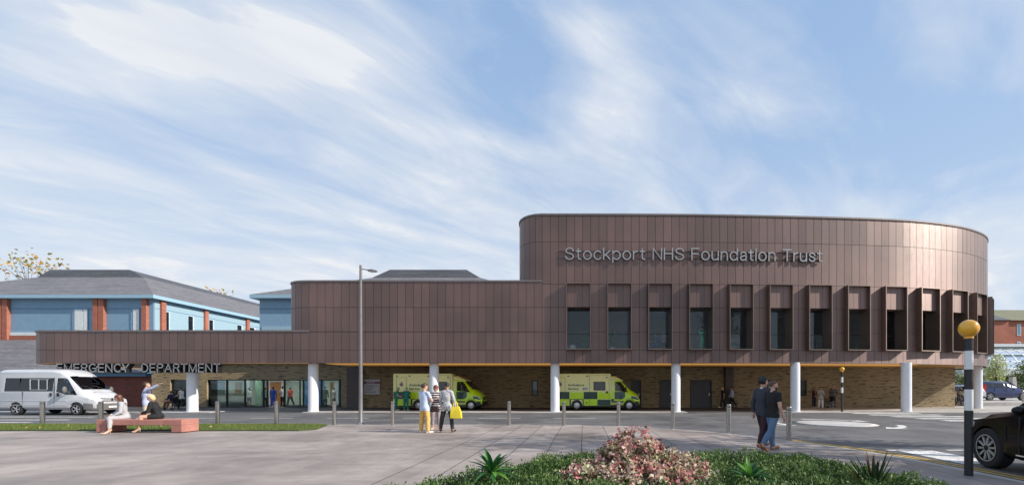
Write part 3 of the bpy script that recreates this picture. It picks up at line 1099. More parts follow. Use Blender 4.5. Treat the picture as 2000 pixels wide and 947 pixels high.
# ---- along the brick wall
person('blonde woman in black walking along the brick wall', at(1412, 33.0, UNDER), 175, 1.68, True, 0, ('bob', 'blonde'), ('top', BLACK, 'short', .05), ('trousers', BLACK, 1.95), WSHOE, lean=(.06, 0, 1), head=(0, 4), **WALK)
person('man in pale blue shirt walking behind the blonde woman in black', at(1430, 33.1, UNDER), 165, 1.74, False, 1, ('short', 'black'), ('shirt', SKYB, 'long', .0), ('trousers', BLACK, 1.95), DARKL, lean=(.05, 0, 1), head=(0, 4), **WALK)
person('woman in a black cardigan over a pink top by the brick wall', at(1590, 33.0, 0), -70, 1.64, True, 1, ('short', 'brown'), ('cardigan', BLACK, 'long', .05), ('trousers', CHAR, 1.9), WSHOE, inner=('blouse', PINK),
       arms=(((.2, .2, -1), (.8, -.5, .3)), ((.2, -.2, -1), (.8, .5, .2))), **STAND)
person('woman in a long white coat with dark hair talking near the brick wall', at(1603, 32.4, 0), -120, 1.68, True, 0, ('long', 'black'), ('coat', LGREY, 'long', .1, .55), ('trousers', WHITE, 1.96), WSHOE,
       arms=(((.3, .2, -1), (.7, -.5, .8)), ((.1, -.2, -1), (.6, .3, .3))), **STAND)
person('man in a dark striped jumper standing behind the empty wheelchair', at(1627, 33.2, 0), -92, 1.8, False, 0, ('crop', 'grey'), ('jumper', GSTR, 'long', .06), ('jeans', NAVY, 1.95), DARKL,
       arms=(((.15, .35, -1), (.5, -.4, -.8)), ((.15, -.35, -1), (.5, .4, -.8))), **STAND)
person('child in a dark top walking out beyond the end of the brick wall', at(1873, 36.2, 0), -85, 1.36, False, 2, ('short', 'black'), ('top', BLACK, 'long', .05), ('trousers', CHAR, 1.95), DARKL, **WALK)
person('woman in a pale pink top behind the child at the building corner', at(1868, 38.2, 0), -95, 1.7, True, 1, ('long', 'black'), ('blouse', cloth('pale_pink', (.66, .36, .34)), 'short', .05), ('trousers', CHAR, 1.95), DARKL, **STAND)
# ---- inside the entrance
EY = 36.3
person('nurse in bright blue scrubs standing in the open entrance doorway', at(533.5, 34.95, UNDER), 95, 1.72, False, 2, ('short', 'black'), ('scrub_top', BLUES, 'short', .09), ('scrub_trousers', BLUES, 1.97), WSHOE, **STAND)
person('man in white shirt and black trousers just inside the doorway', at(552, 36.0, UNDER), 170, 1.78, False, 1, ('short', 'black'), ('shirt', WHITE, 'short', .02), ('trousers', BLACK, 1.95), DARKL,
       arms=(((.2, .15, -1), (1, -.2, -.1)), ((.2, -.15, -1), (1, .2, -.1))), **STAND)
person('person in a red shirt walking inside behind the entrance glass', at(567, 37.2, UNDER), 160, 1.68, False, 1, ('short', 'brown'), ('shirt', RED, 'short', .03), ('trousers', BLACK, 1.95), DARKL, **WALK)
person('doctor in a long grey coat standing behind the right entrance pane', at(635, 36.1, UNDER), 80, 1.78, False, 1, ('short', 'black'), ('coat', LGREY, 'long', .1, .6), ('trousers', CHAR, 1.95), DARKL, **STAND)
person('woman in a short white tunic facing the doctor behind the glass', at(652, 37.0, UNDER), 170, 1.66, True, 2, ('bun', 'black'), ('tunic', WHITE, 'short', .1), ('trousers', CHAR, 1.95), WSHOE, **STAND)
person('woman in a white blouse and dark skirt inside the left glazing', at(487, 37.0, UNDER), 170, 1.66, True, 1, ('bob', 'black'), ('blouse', WHITE, 'long', .03), ('skirt', CHAR, 1.0), DARKL, **STAND)
person('visitor in white top half hidden beside the door frame', at(517.5, 36.0, UNDER), 100, 1.68, False, 1, ('short', 'brown'), ('shirt', WHITE, 'long', .04), ('jeans', NAVY, 1.95), WSHOE, **STAND)
# ---- behind the upper windows
UF = 4.02
person('nurse in blue scrubs seated behind the third upper window', at(1284, 28.4, UF), 165, 1.7, True, 0, ('bun', 'brown'), ('scrub_top', BLUES, 'short', .09), ('scrub_trousers', BLUES, 1.96), WSHOE, lean=(.12, 0, 1), pelvis=.52,
       thighs=((1, .1, -.06), (1, -.1, -.06)), shins=((.3, 0, -1), (.15, 0, -1)), feet=((1, 0, 0), (1, 0, 0)), arms=(((.4, .1, -1), (1, 0, .1)), ((.4, -.1, -1), (1, 0, .1))))
person('person in a grey top standing back to the window beside the seated nurse', at(1297, 28.8, UF), 95, 1.55, False, 1, ('short', 'black'), ('top', LGREY, 'short', .04), ('trousers', BLACK, 1.95), DARKL, **STAND)
person('nurse in mint green scrubs standing behind the fourth upper window', at(1371, 27.85, UF), 100, 1.76, False, 1, ('short', 'black'), ('scrub_top', MINT, 'short', .09), ('scrub_trousers', MINT, 1.97), WSHOE, lean=(.05, 0, 1), **STAND)
# ------------------------------------------------------------------ vehicles
def paint(name, c, rough=.28, metal=0.0, coat=.6, var=.04):
    return mat('paint_' + name, c, rough, metal, var, 1.5, coat=coat)


VWHITE = paint('white', (.5, .51, .53))
VBLACK = mat('paint_black', (.004, .004, .005), .22, var=.04, spec=.3)
VBLUE = paint('blue', (.007, .018, .09), .2, .2, 1)
VSILVER = paint('silver', (.5, .52, .55), .3, .7)
AMB_PALE, AMB_YEL, AMB_GRN = paint('pale_yellow', (.78, .88, .42)), paint('lime', (.56, .92, .01)), paint('dark_green', (.002, .05, .045))
TYRE = mat('tyre_rubber', (.018, .018, .019), .8, bump=.3)
PLASTIC = mat('plastic_dark', (.035, .035, .037), .55)
PGREY = mat('plastic_grey', (.13, .125, .12), .55)
ALLOY = mat('alloy', (.6, .61, .63), .4, .6)
ALLOYD = mat('alloy_dark', (.02, .02, .022), .35, .6)
LAMP = mat('lamp_glass', (.75, .78, .8), .06, .25, var=.25, scale=30)
REDL = mat('lamp_red', (.4, .012, .012), .15)
AMBERL = mat('lamp_amber', (.7, .25, .02), .2)
DGLASS = mat('car_glass_dark', (.012, .015, .018), .03, .0, spec=.8)
CGLASS = glass('car_glass', (.6, .66, .66), .03)
TGLASS = glass('tinted_glass', (.1, .11, .11), .02)
PLATEY, PLATEW = mat('plate_yellow', (.75, .5, .03), .4), mat('plate_white', (.75, .75, .72), .4)
CHROME = mat('chrome', (.7, .7, .72), .12, 1.0, var=.02)


def ring(x, st):
    """half section (y,z) bottom->top mirrored into a closed ring at length x"""
    return [(x, y, z) for y, z in st] + [(x, -y, z) for y, z in reversed(st)]


def body_mesh(stations, arches, r, w, hollow=(), name='body'):
    mb = MB().loft([ring(x, s) for x, s in stations])
    me = mb.mesh(name)
    cut = []
    for ax, az in arches:
        c = MB()
        c.lathe([(r, w * .62), (r, w + .3)], (ax, 0, az), 28, 'y')
        cut.append(c.mesh('cut'))
        c = MB()
        c.lathe([(r, -w - .3), (r, -w * .62)], (ax, 0, az), 28, 'y')
        cut.append(c.mesh('cut'))
    cut += list(hollow)
    return carve(me, cut)


def interp(stations, x):
    for (x0, a), (x1, b) in zip(stations, stations[1:]):
        if x0 <= x <= x1 or x1 <= x <= x0:
            t = (x - x0) / (x1 - x0)
            return [(p[0] + (q[0] - p[0]) * t, p[1] + (q[1] - p[1]) * t) for p, q in zip(a, b)]
    return stations[0][1] if abs(x - stations[0][0]) < abs(x - stations[-1][0]) else stations[-1][1]


def side_y(stations, x, z):
    s = interp(stations, x)
    for (y0, z0), (y1, z1) in zip(s, s[1:]):
        if z0 <= z <= z1 and z1 > z0:
            return y0 + (y1 - y0) * (z - z0) / (z1 - z0)
    return max(p[0] for p in s)


def side_patch(stations, poly, sgn, off=.006, thick=.012, n=5):
    """thin plate following the flank, outline given in (x,z)"""
    bm = bmesh.new()
    bm.faces.new([bm.verts.new((x, 0, z)) for x, z in poly])
    xa, xb = min(p[0] for p in poly), max(p[0] for p in poly)
    za, zb = min(p[1] for p in poly), max(p[1] for p in poly)
    cuts = [((x, 0, 0), (1, 0, 0)) for x, _ in stations if xa < x < xb]
    cuts += [((xa + (xb - xa) * i / 7, 0, 0), (1, 0, 0)) for i in range(1, 7)] + [((0, 0, za + (zb - za) * i / 8), (0, 0, 1)) for i in range(1, 8)]
    for co, nn in cuts:
        bmesh.ops.bisect_plane(bm, geom=bm.verts[:] + bm.edges[:] + bm.faces[:], plane_co=co, plane_no=nn)
    bm.verts.index_update()
    q = [(v.co.x, side_y(stations, v.co.x, v.co.z), v.co.z) for v in bm.verts]
    fs = [[v.index for v in f.verts] for f in bm.faces]
    rim = [(e.verts[0].index, e.verts[1].index) for e in bm.edges if len(e.link_faces) == 1]
    bm.free()
    m = len(q)
    mb = MB()
    mb.add([(x, sgn * (y + off), z) for x, y, z in q] + [(x, sgn * (y + off - thick), z) for x, y, z in q],
           fs + [[i + m for i in reversed(f)] for f in fs] + [(i, j, m + j, m + i) for i, j in rim])
    return mb


def wheel_proto(rad, wid, style, parent, x, y, out):
    """one wheel: tyre with rim, hub and spokes; out = +1/-1 side it faces"""
    t = MB().lathe([(rad * .64, -wid / 2), (rad * .93, -wid / 2), (rad, -wid * .36), (rad, wid * .36), (rad * .93, wid / 2), (rad * .64, wid / 2)], (0, 0, 0), 36, 'y', 0, False)
    w = t.build('wheel', TYRE, parent, 35)
    w.location = (x, y, rad)
    s = out
    rb = MB()
    rb.lathe([(rad * .66, s * wid * .30), (rad * .67, s * wid * .5), (rad * .60, s * wid * .49), (rad * .57, s * wid * .25), (rad * .1, s * wid * .22), (rad * .1, s * wid * .2)], (0, 0, 0), 36, 'y', 1 if style in ('spokes', 'five') else 0, False)
    rb.lathe([(rad * .66, s * wid * .2), (.01, s * wid * .2)], (0, 0, 0), 28, 'y', 1, False)
    if style == 'steel':
        rb.lathe([(rad * .5, s * wid * .24), (rad * .5, s * wid * .4), (rad * .36, s * wid * .46), (rad * .2, s * wid * .47), (.01, s * wid * .47)], (0, 0, 0), 28, 'y', 0)
        rb.lathe([(rad * .17, s * wid * .46), (rad * .17, s * wid * .53), (.005, s * wid * .54)], (0, 0, 0), 20, 'y', 2)
    else:
        n = 20 if style == 'spokes' else 5
        for i in range(n):
            a = 2 * math.pi * i / n
            da = .05 if style == 'spokes' else .16
            tw = .16 * (1 if i % 2 else -.3) if style == 'spokes' else 0
            ri, ro = rad * .13, rad * .63
            yy = s * wid * .47
            v = []
            for (rr, d, a0) in ((ri, da * 1.6, a), (ro, da * .62 if style == 'spokes' else da * .8, a + tw)):
                for q in (-1, 1):
                    for dy in (0, -s * .03):
                        v.append((rr * math.cos(a0 + q * d * (1.6 if rr == ri else 1)), yy + dy, rr * math.sin(a0 + q * d * (1.6 if rr == ri else 1))))
            rb.add(v, [(0, 2, 6, 4), (1, 5, 7, 3), (0, 4, 5, 1), (2, 3, 7, 6), (0, 1, 3, 2), (4, 6, 7, 5)], 0)
        rb.lathe([(rad * .14, s * wid * .4), (rad * .14, s * wid * .49), (.005, s * wid * .5)], (0, 0, 0), 20, 'y', 2)
        rb.lathe([(rad * .66, s * wid * .42), (rad * .67, s * wid * .505), (rad * .63, s * wid * .505), (rad * .62, s * wid * .42)], (0, 0, 0), 36, 'y', 0, False)
    rb.build('rim', [ALLOY, ALLOYD, CHROME if style != 'spokes' else ALLOYD], w, 35)
    return w


def prism_y(poly, y0, y1):
    return MB().prism(poly, y0, y1, 'y').mesh('cut')


# ---------------- minibus
def minibus(loc, rz):
    t = thing('minibus', 'white high-roofed minibus with dark side windows driving along the left of the road', 'minibus', loc, rz)

    def st(w, zb, zs, zbelt, ztop, wt, crown=.04):
        return [(w * .9, zb), (w, zb + .12), (w * 1.0, zs), (w * .985, zbelt), (wt, ztop - .16), (wt - .16, ztop - .03), (wt * .45, ztop + crown)]
    S = [(-2.95, st(.96, .42, .8, 1.3, 2.6, .8)), (-2.88, st(.985, .36, .8, 1.3, 2.72, .84)), (0.2, st(.985, .34, .8, 1.3, 2.74, .84)), (.72, st(.985, .34, .8, 1.3, 2.68, .83)),
         (1.15, st(.985, .34, .8, 1.3, 2.4, .8)), (1.95, st(.975, .34, .8, 1.16, 1.52, .86, .03)), (2.45, st(.95, .32, .75, 1.02, 1.28, .8, .03)), (2.78, st(.9, .3, .66, .9, 1.08, .72, .02)),
         (2.88, st(.84, .32, .6, .78, .95, .68, .01))]
    cab = prism_y([(-2.75, .95), (1.5, .95), (1.72, 1.3), (1.0, 2.28), (-2.75, 2.4)], -.78, .78)
    cuts = [cab]
    win = {'side': [(-2.5, 1.42), (.42, 1.42), (.42, 2.22), (-2.5, 2.22)], 'door': [(.62, 1.4), (1.28, 1.22), (1.9, 1.2), (1.2, 2.12), (1.05, 2.22), (.62, 2.22)]}
    for p in win.values():
        cuts.append(prism_y(p, -1.5, 1.5))
    scr = [(1.98, 1.56), (1.22, 2.36), (1.02, 2.24), (1.76, 1.42)]
    cuts.append(prism_y(scr, -.72, .72))
    me = body_mesh(S, [(1.85, .36), (-1.75, .36)], .43, .98, cuts)
    link('body', me, [VWHITE], t, 35)
    # panes
    for sg in (1, -1):
        w = side_patch(S, win['side'], sg, -.01).build('window', TGLASS, t)
        yv = side_y(S, -.6, 1.8)
        MB().box(-1.68, sg * (yv - .02), 1.42, -1.62, sg * (yv + .012), 2.22).build('pillar_trim', PLASTIC, w)
        f = MB()
        for (x0, z0, x1, z1) in ((-.95, 2.12, .1, 2.15), (-.95, 1.5, .1, 1.53), (-.95, 1.5, -.92, 2.15), (.07, 1.5, .1, 2.15), (-.44, 1.5, -.41, 2.15)):
            ya = side_y(S, -.4, 1.85)
            f.box(x0, sg * (side_y(S, x0, z0) - .02), z0, x1, sg * (side_y(S, x0, z0) + .008), z1)
        f.build('slider_frame', ALLOY, w)
        side_patch(S, win['door'], sg, -.01).build('window', CGLASS, t)
        d = MB()
        q = [(.55, .55), (.55, 2.3)]
        for (x0, z0, x1, z1) in ((.545, .5, .56, 2.25), (-1.35, .5, -1.335, 1.4), (-1.35, .5, .55, .515), (.56, .5, 1.3, .515)):
            d.box(x0, sg * (side_y(S, x0, .8) - .03), z0, x1, sg * (side_y(S, x0, .8) + .004), z1)
        d.build('door_seam', PLASTIC, t)
        m = MB()
        for zz in (.86, .6):
            m.box(-2.6, sg * .98, zz, 1.3, sg * .997, zz + .025)
        m.build('side_moulding', paint('white_trim', (.6, .6, .61), .5), t, bevel=.006)
        h = MB()
        for x in (.3, .72):
            h.box(x, sg * .98, 1.12, x + .12, sg * 1.012, 1.34)
            h.build('handle', PLASTIC, t, bevel=.01) if x > .5 else None
        mr = MB()
        mr.box(1.42, sg * 1.0, 1.38, 1.5, sg * 1.14, 1.42)
        mr.ball((1.45, sg * 1.2, 1.52), (.07, .12, .2), 12, 8)
        mr.build('mirror', PGREY, t, 50)
        hl = MB()
        hl.loft([[(2.36, sg * .93, 1.02), (2.36, sg * .93, .8), (2.42, sg * .7, .8), (2.42, sg * .74, 1.06)], [(2.6, sg * .925, .98), (2.62, sg * .925, .74), (2.86, sg * .66, .72), (2.72, sg * .66, 1.02)]])
        hl.build('headlight', LAMP, t, 30, bevel=.01)
        fl = MB().lathe([(.05, 0), (.055, .02), (.02, .03)], (2.86, sg * .62, .47), 14, 'x')
        fl.build('fog_lamp', LAMP, t, 40)
        tl = MB().box(-2.97, sg * .82, 1.0, -2.88, sg * .95, 1.6)
        tl.build('tail_light', REDL, t, bevel=.02)
    sc = MB()
    sc.add([(1.955, -.7, 1.555), (1.955, .7, 1.555), (1.2, .66, 2.345), (1.2, -.66, 2.345), (1.93, -.7, 1.54), (1.93, .7, 1.54), (1.175, .66, 2.33), (1.175, -.66, 2.33)],
           [(0, 1, 2, 3), (7, 6, 5, 4), (0, 4, 5, 1), (1, 5, 6, 2), (2, 6, 7, 3), (3, 7, 4, 0)])
    wsr = sc.build('windscreen', CGLASS, t)
    wp = MB()
    for y0, y1 in ((.45, -.1), (-.2, -.62)):
        wp.tube([(1.99, y0, 1.56), (1.78, y1, 1.78)], .01, 6)
    wp.build('wiper', PLASTIC, wsr)
    b = MB().loft([[(x, y, z) for x, y, z in r] for r in (
        [(2.3, .985, .32), (2.3, 1.0, .4), (2.3, 1.0, .68), (2.3, .975, .72), (2.3, -.975, .72), (2.3, -1.0, .68), (2.3, -1.0, .4), (2.3, -.985, .32)],
        [(2.7, .94, .28), (2.72, .95, .36), (2.72, .95, .66), (2.7, .92, .7), (2.7, -.92, .7), (2.72, -.95, .66), (2.72, -.95, .36), (2.7, -.94, .28)],
        [(2.93, .72, .28), (2.97, .74, .36), (2.97, .74, .62), (2.93, .7, .68), (2.93, -.7, .68), (2.97, -.74, .62), (2.97, -.74, .36), (2.93, -.72, .28)])])
    b.build('bumper', PGREY, t, 40, bevel=.02)
    g = MB()
    for z, w in ((.98, .56), (.9, .52), (.82, .5)):
        xx = 2.84 + (.95 - z) * .3
        g.box(xx - .03, -w, z, xx + .03, w, z + .035)
    g.box(2.3, -.5, 1.335, 2.36, .5, 1.36)
    g.build('grille', PLASTIC, t)
    MB().lathe([(.001, 0), (.06, 0), (.07, .015), (.001, .02)], (2.875, 0, .92), 18, 'x').build('badge', CHROME, t, 40)
    MB().box(2.968, -.26, .42, 2.98, .26, .53).build('number_plate', PLATEW, t)
    seats = MB()
    for x in (-2.2, -1.4, -.6, .15):
        for y in (-.45, .05, .5):
            seats.box(x - .06, y - .2, 1.0, x + .06, y + .2, 1.62)
            seats.box(x - .05, y - .12, 1.64, x + .05, y + .12, 1.82)
    for y in (-.42, .42):
        seats.box(.72, y - .24, 1.0, .86, y + .24, 1.66)
        seats.box(.74, y - .13, 1.68, .84, y + .13, 1.86)
    seats.build('seat', mat('seat_fabric', (.05, .055, .075), .9), t, bevel=.03)
    sw = MB().tube([(1.42 - .06 * math.sin(a), -.42 + .19 * math.cos(a), 1.42 + .17 * math.sin(a)) for a in [2 * math.pi * i / 20 for i in range(20)]], .016, 6, closed=True)
    sw.build('steering_wheel', PLASTIC, t)
    MB().box(1.42, -.76, 1.0, 1.66, .76, 1.3).build('dashboard', PLASTIC, t, bevel=.04)
    w0 = None
    for x in (1.85, -1.75):
        for sg in (1, -1):
            wheel_proto(.36, .24, 'five' if True else '', t, x, sg * .86, sg)
    return t


# ---------------- ambulance
def crest(t, x, z, y):
    b = MB()
    for i in range(8):
        a = R(22.5 + 45 * i)
        b.add([(x, y, z), (x + .14 * math.cos(a - R(20)), y, z + .14 * math.sin(a - R(20))), (x + .155 * math.cos(a), y, z + .155 * math.sin(a)), (x + .14 * math.cos(a + R(20)), y, z + .14 * math.sin(a + R(20)))], [(0, 1, 2, 3)], 0)
    b.tube([(x + .1 * math.cos(a), y - .004, z + .1 * math.sin(a)) for a in [2 * math.pi * i / 24 for i in range(24)]], .012, 4, 1, closed=True)
    b.add([(x + .06 * math.cos(a), y - .006, z + .06 * math.sin(a)) for a in [2 * math.pi * i / 16 for i in range(16)]], [tuple(range(16))], 2)
    b.box(x - .045, y - .008, z + .15, x + .045, y, z + .2, 1)
    return b.build('crest', [mat('crest_grey', (.42, .42, .45), .5), mat('crest_navy', (.05, .04, .2), .5), mat('crest_red', (.35, .06, .1), .5)], t, recalc=False)


def ambulance(loc, label):
    """x forward from the rear bumper, near flank at y=-1.05"""
    t = thing('ambulance', label, 'ambulance', loc, 0, 'ambulances parked under the overhang')
    W = 1.05
    Wc = .98

    def st(w, zb, zs, zbelt, ztop, wt, crown=.04):
        return [(w * .93, zb), (w, zb + .12), (w, zs), (w * .985, zbelt), (wt, ztop - .16), (wt - .14, ztop - .03), (wt * .5, ztop + crown)]
    S = [(4.3, st(Wc, .4, .8, 1.35, 2.45, .84)), (4.62, st(Wc, .36, .8, 1.35, 2.46, .84)), (5.0, st(Wc, .34, .8, 1.35, 2.32, .82)), (5.22, st(Wc, .34, .8, 1.34, 2.14, .8)), (5.82, st(.97, .34, .8, 1.2, 1.5, .84, .03)),
         (6.25, st(.95, .32, .74, 1.0, 1.26, .78, .03)), (6.46, st(.91, .32, .64, .88, 1.06, .72, .02)), (6.54, st(.84, .36, .58, .74, .9, .66, .01))]
    me = body_mesh(S, [(5.75, .34)], .41, Wc)
    link('cab', me, [AMB_YEL], t, 35)
    # box with wheel openings, skirt
    bx = MB().prism([(0, .36), (.06, .3), (4.36, .3), (4.38, .4), (4.38, 2.6), (4.3, 2.68), (.06, 2.68), (0, 2.62)], -W, W, 'y').mesh('box')
    cut = [MB().lathe([(.42, -W - .2), (.42, -W + .35)], (1.85, 0, .33), 26, 'y').mesh('c'), MB().lathe([(.42, W - .35), (.42, W + .2)], (1.85, 0, .33), 26, 'y').mesh('c')]
    link('box_body', carve(bx, cut), [AMB_PALE], t, 30, bevel=.012)
    for sg in (-1, 1):
        q = MB()
        y0, y1 = sg * (W + .001), sg * (W + .007)
        zr = (1.33, .80, .75, .32)
        xs = [.03, 1.303, 2.36, 3.38, 4.355]
        for i in range(4):
            q.box(xs[i], y0, zr[1], xs[i + 1], y1, zr[0] if i % 2 == 0 else zr[0] - .04, 1 if i % 2 == 0 else 0)
        q.box(.03, y0, zr[3], 1.303, y1, zr[2], 0)
        q.box(2.36, y0, zr[3], 3.38, y1, zr[2], 0)
        q.box(3.38, y0, zr[3], 4.355, y1, zr[2], 1)
        q.box(1.303, y0, .755, 2.36, y1, .797, 1)
        q.box(1.303, y0, zr[3], 1.42, y1, zr[2], 1)
        q.box(2.28, y0, zr[3], 2.36, y1, zr[2], 1)
        q.box(2.36, y0, .756, 3.38, y1, .794, 0)
        q.box(.03, y0, .756, 1.303, y1, .794, 0)
        q.build('chequer_livery', [AMB_YEL, AMB_GRN], t)
        for poly, mm in (([(4.66, .78), (5.24, .78), (5.44, .95), (5.44, 1.34), (4.66, 1.34)], AMB_GRN), ([(4.42, .36), (5.28, .36), (5.33, .5), (4.42, .5)], AMB_PALE), ([(4.42, .53), (5.3, .53), (5.33, .6), (5.36, .66), (4.42, .66)], PGREY),
                         ([(5.9, .82), (6.22, .78), (6.46, .72), (6.44, .86), (6.2, .98), (5.9, 1.02)], AMB_GRN), ([(4.4, .67), (4.62, .67), (4.62, .8), (4.4, .8)], AMB_GRN), ([(4.4, 1.4), (4.6, 1.4), (4.6, 2.2), (4.4, 2.2)], AMB_PALE)):
            side_patch(S, poly, sg, .005, .01, 4).build('livery_panel', mm, t)
        side_patch(S, [(4.7, 1.4), (5.5, 1.34), (5.72, 1.3), (5.22, 1.95), (5.1, 2.08), (4.7, 2.08)], sg, .025).build('window', DGLASS, t)
        # window of the box
        if True:
            wdw = MB().box(3.09, sg * W, 1.44, 3.97, sg * (W + .012), 2.08).build('window', PLASTIC, t, bevel=.01)
            MB().box(3.14, sg * (W + .0125), 1.49, 3.92, sg * (W + .016), 2.03).build('pane', DGLASS, wdw)
        dr = MB()
        for (x0, z0, x1, z1) in ((2.79, .32, 2.8, 2.56), (4.24, .32, 4.25, 2.56), (2.8, 2.55, 4.24, 2.56), (.25, 1.33, .26, 2.4), (.98, .8, .99, 2.4), (.26, 2.39, .98, 2.4)):
            dr.box(x0 - .004, sg * (W + .0075), z0, x1 + .004, sg * (W + .009), z1)
        dr.build('door_seam', PLASTIC, t)
        for x, z, y0_ in ((.2, 2.5, 0), (1.15, 2.5, 0), (2.55, 2.5, 0), (4.0, 2.39, 0), (2.5, .53, .007)):
            MB().box(x, sg * (W + y0_), z - .03, x + .15, sg * (W + .02), z + .03).build('marker_lamp', PLASTIC, t, bevel=.008)
        MB().box(4.0, sg * (W + .0071), 1.23, 4.15, sg * (W + .03), 1.37).build('handle', PLASTIC, t, bevel=.01)
        mr = MB().ball((5.48, sg * 1.16, 1.5), (.07, .1, .19), 12, 8)
        mr.box(5.42, sg * .9, 1.4, 5.5, sg * 1.12, 1.46)
        mr.build('mirror', PLASTIC, t, 50)
        MB().loft([[(6.1, sg * .95, .98), (6.14, sg * .95, .8), (6.3, sg * .7, .8), (6.26, sg * .74, 1.1)], [(6.36, sg * .93, .94), (6.4, sg * .92, .7), (6.56, sg * .62, .7), (6.44, sg * .64, 1.02)]]).build('headlight', LAMP, t, 30, bevel=.01)
        ar = MB().tube([(5.75 + .45 * math.cos(a), sg * (Wc + .012), .38 + .47 * math.sin(a)) for a in [R(20 + 12 * i) for i in range(10)]], .018, 6)
        ar.build('arch_trim', mat('trim_pale', (.5, .55, .3), .5), t, 60)
        MB().box(.02, sg * .75, .75, -.04, sg * 1.0, 1.15).build('tail_light', REDL, t, bevel=.02)
    # roof pod over the cab
    MB().loft([ring(4.385, [(.9, 2.2), (.92, 2.4), (.8, 2.5)]), ring(4.75, [(.88, 2.2), (.9, 2.36), (.78, 2.5)]), ring(5.3, [(.8, 2.1), (.8, 2.16), (.7, 2.2)])]).build('roof_pod', AMB_PALE, t, 40, bevel=.03)
    for y in (-.55, -.2, .2, .55):
        MB().box(4.5, y - .12, 2.49, 4.72, y + .12, 2.58).build('beacon_light', mat('beacon_blue', (.02, .03, .08), .2), t, bevel=.03)
    sc = MB()
    sc.add([(5.86, -.74, 1.535), (5.86, .74, 1.535), (5.26, .68, 2.17), (5.26, -.68, 2.17), (5.83, -.74, 1.51), (5.83, .74, 1.51), (5.23, .68, 2.14), (5.23, -.68, 2.14)],
           [(0, 1, 2, 3), (7, 6, 5, 4), (0, 4, 5, 1), (1, 5, 6, 2), (2, 6, 7, 3), (3, 7, 4, 0)])
    sc.build('windscreen', DGLASS, t)
    b = MB().loft([[(6.12, .99, .3), (6.12, .99, .64), (6.12, -.99, .64), (6.12, -.99, .3)], [(6.45, .93, .28), (6.45, .93, .62), (6.45, -.93, .62), (6.45, -.93, .28)], [(6.6, .7, .28), (6.62, .7, .58), (6.62, -.7, .58), (6.6, -.7, .28)]])
    b.build('bumper', PLASTIC, t, 40, bevel=.03)
    g = MB()
    for z in (.72, .8, .88):
        g.box(6.44, -.55, z, 6.57, .55, z + .05)
    g.build('grille', PLASTIC, t)
    ub = MB().box(.1, -.9, .2, 6.2, .9, .31)
    ub.build('chassis', PLASTIC, t)
    # lettering on both flanks
    for sg in (-1, 1):
        for txt, x0, x1, z0 in (('Ambulance', 1.18, 2.4, 1.76), ('Service', 1.18, 1.98, 1.485)):
            me = fit_text(txt, x0, x1, z0, .165, .006, bold=.022)
            o = link('lettering', me, AMB_GRN, t)
            o.location = (0, -W - .006, 0)
            if sg == 1:
                o.rotation_euler = (0, 0, math.pi)
                o.location = (x0 + x1, W + .006, 0)
        lg = MB().box(2.28, sg * (W + .001), 1.48, 2.66, sg * (W + .008), 1.64)
        lo = lg.build('logo_panel', mat('logo_blue', (.03, .06, .42), .4), t)
        me = fit_text('NHS', 2.31, 2.63, 1.505, .11, .003, bold=.035)
        co = np.empty(len(me.vertices) * 3, np.float32)
        me.vertices.foreach_get('co', co)
        co = co.reshape(-1, 3)
        co[:, 0] += (co[:, 2] - 1.5) * .25
        me.vertices.foreach_set('co', co.ravel())
        o = link('lettering', me, mat('logo_white', (.8, .8, .82), .5), lo)
        o.location = (0, -W - .0115, 0)
        if sg == 1:
            o.rotation_euler = (0, 0, math.pi)
            o.location = (4.94, W + .0115, 0)
    crest(t, .62, 1.87, -W - .004)
    for x, rr in ((1.85, .34), (5.75, .34)):
        for sg in (1, -1):
            wheel_proto(.34, .22, 'steel', t, x, sg * .9, sg)
    return t


# ---------------- cars
def car(name, label, cat, loc, rz, S, arches, wheel, paintm, wins, screens, style, rad, extras=None, sc=1.0, r_arch=None):
    t = thing(name, label, cat, loc, rz)
    t.scale = (sc, sc, sc)
    W = max(p[0] for _, s in S for p in s)
    link('body', body_mesh(S, arches, r_arch or rad * 1.14, W), [paintm], t, 42)
    for sg in (1, -1):
        for p in wins:
            side_patch(S, p, sg, .006).build('window', DGLASS, t)
    for nm, q in screens:
        m = MB()
        a = [Vector(p) for p in q]
        nrm = (a[1] - a[0]).cross(a[2] - a[0]).normalized()
        if nrm.z < 0:
            nrm = -nrm
        m.add([p + nrm * .03 for p in a] + [p - nrm * .01 for p in a], [(0, 1, 2, 3), (7, 6, 5, 4), (0, 4, 5, 1), (1, 5, 6, 2), (2, 6, 7, 3), (3, 7, 4, 0)])
        m.build(nm, DGLASS, t)
    for x, z in arches:
        for sg in (1, -1):
            wheel_proto(rad, wheel, style, t, x, sg * (W - wheel * .55), sg)
    if extras:
        extras(t, S, W)
    return t


def cst(w, zb, zs, zbelt, ztop, wt):
    return [(w * .9, zb), (w * .985, zb + .1), (w, zs), (w * .96, zbelt), (wt, max(ztop - .09, zbelt + .012)), (wt - .12, ztop - .012), (wt * .5, ztop)]


SUV_S = [(-2.45, cst(.86, .5, .8, .98, 1.2, .7)), (-2.36, cst(.95, .4, .75, 1.1, 1.5, .72)), (-2.0, cst(.985, .32, .72, 1.14, 1.8, .74)), (-.6, cst(1.0, .28, .7, 1.12, 1.84, .76)), (.35, cst(1.0, .28, .7, 1.1, 1.8, .76)),
         (.95, cst(1.0, .28, .7, 1.08, 1.48, .74)), (1.3, cst(.995, .28, .7, 1.04, 1.16, .82)), (1.6, cst(.985, .29, .68, 1.0, 1.12, .8)), (2.0, cst(.965, .31, .64, .95, 1.07, .76)), (2.22, cst(.92, .34, .62, .88, 1.0, .7)), (2.33, cst(.82, .4, .6, .78, .9, .6))]


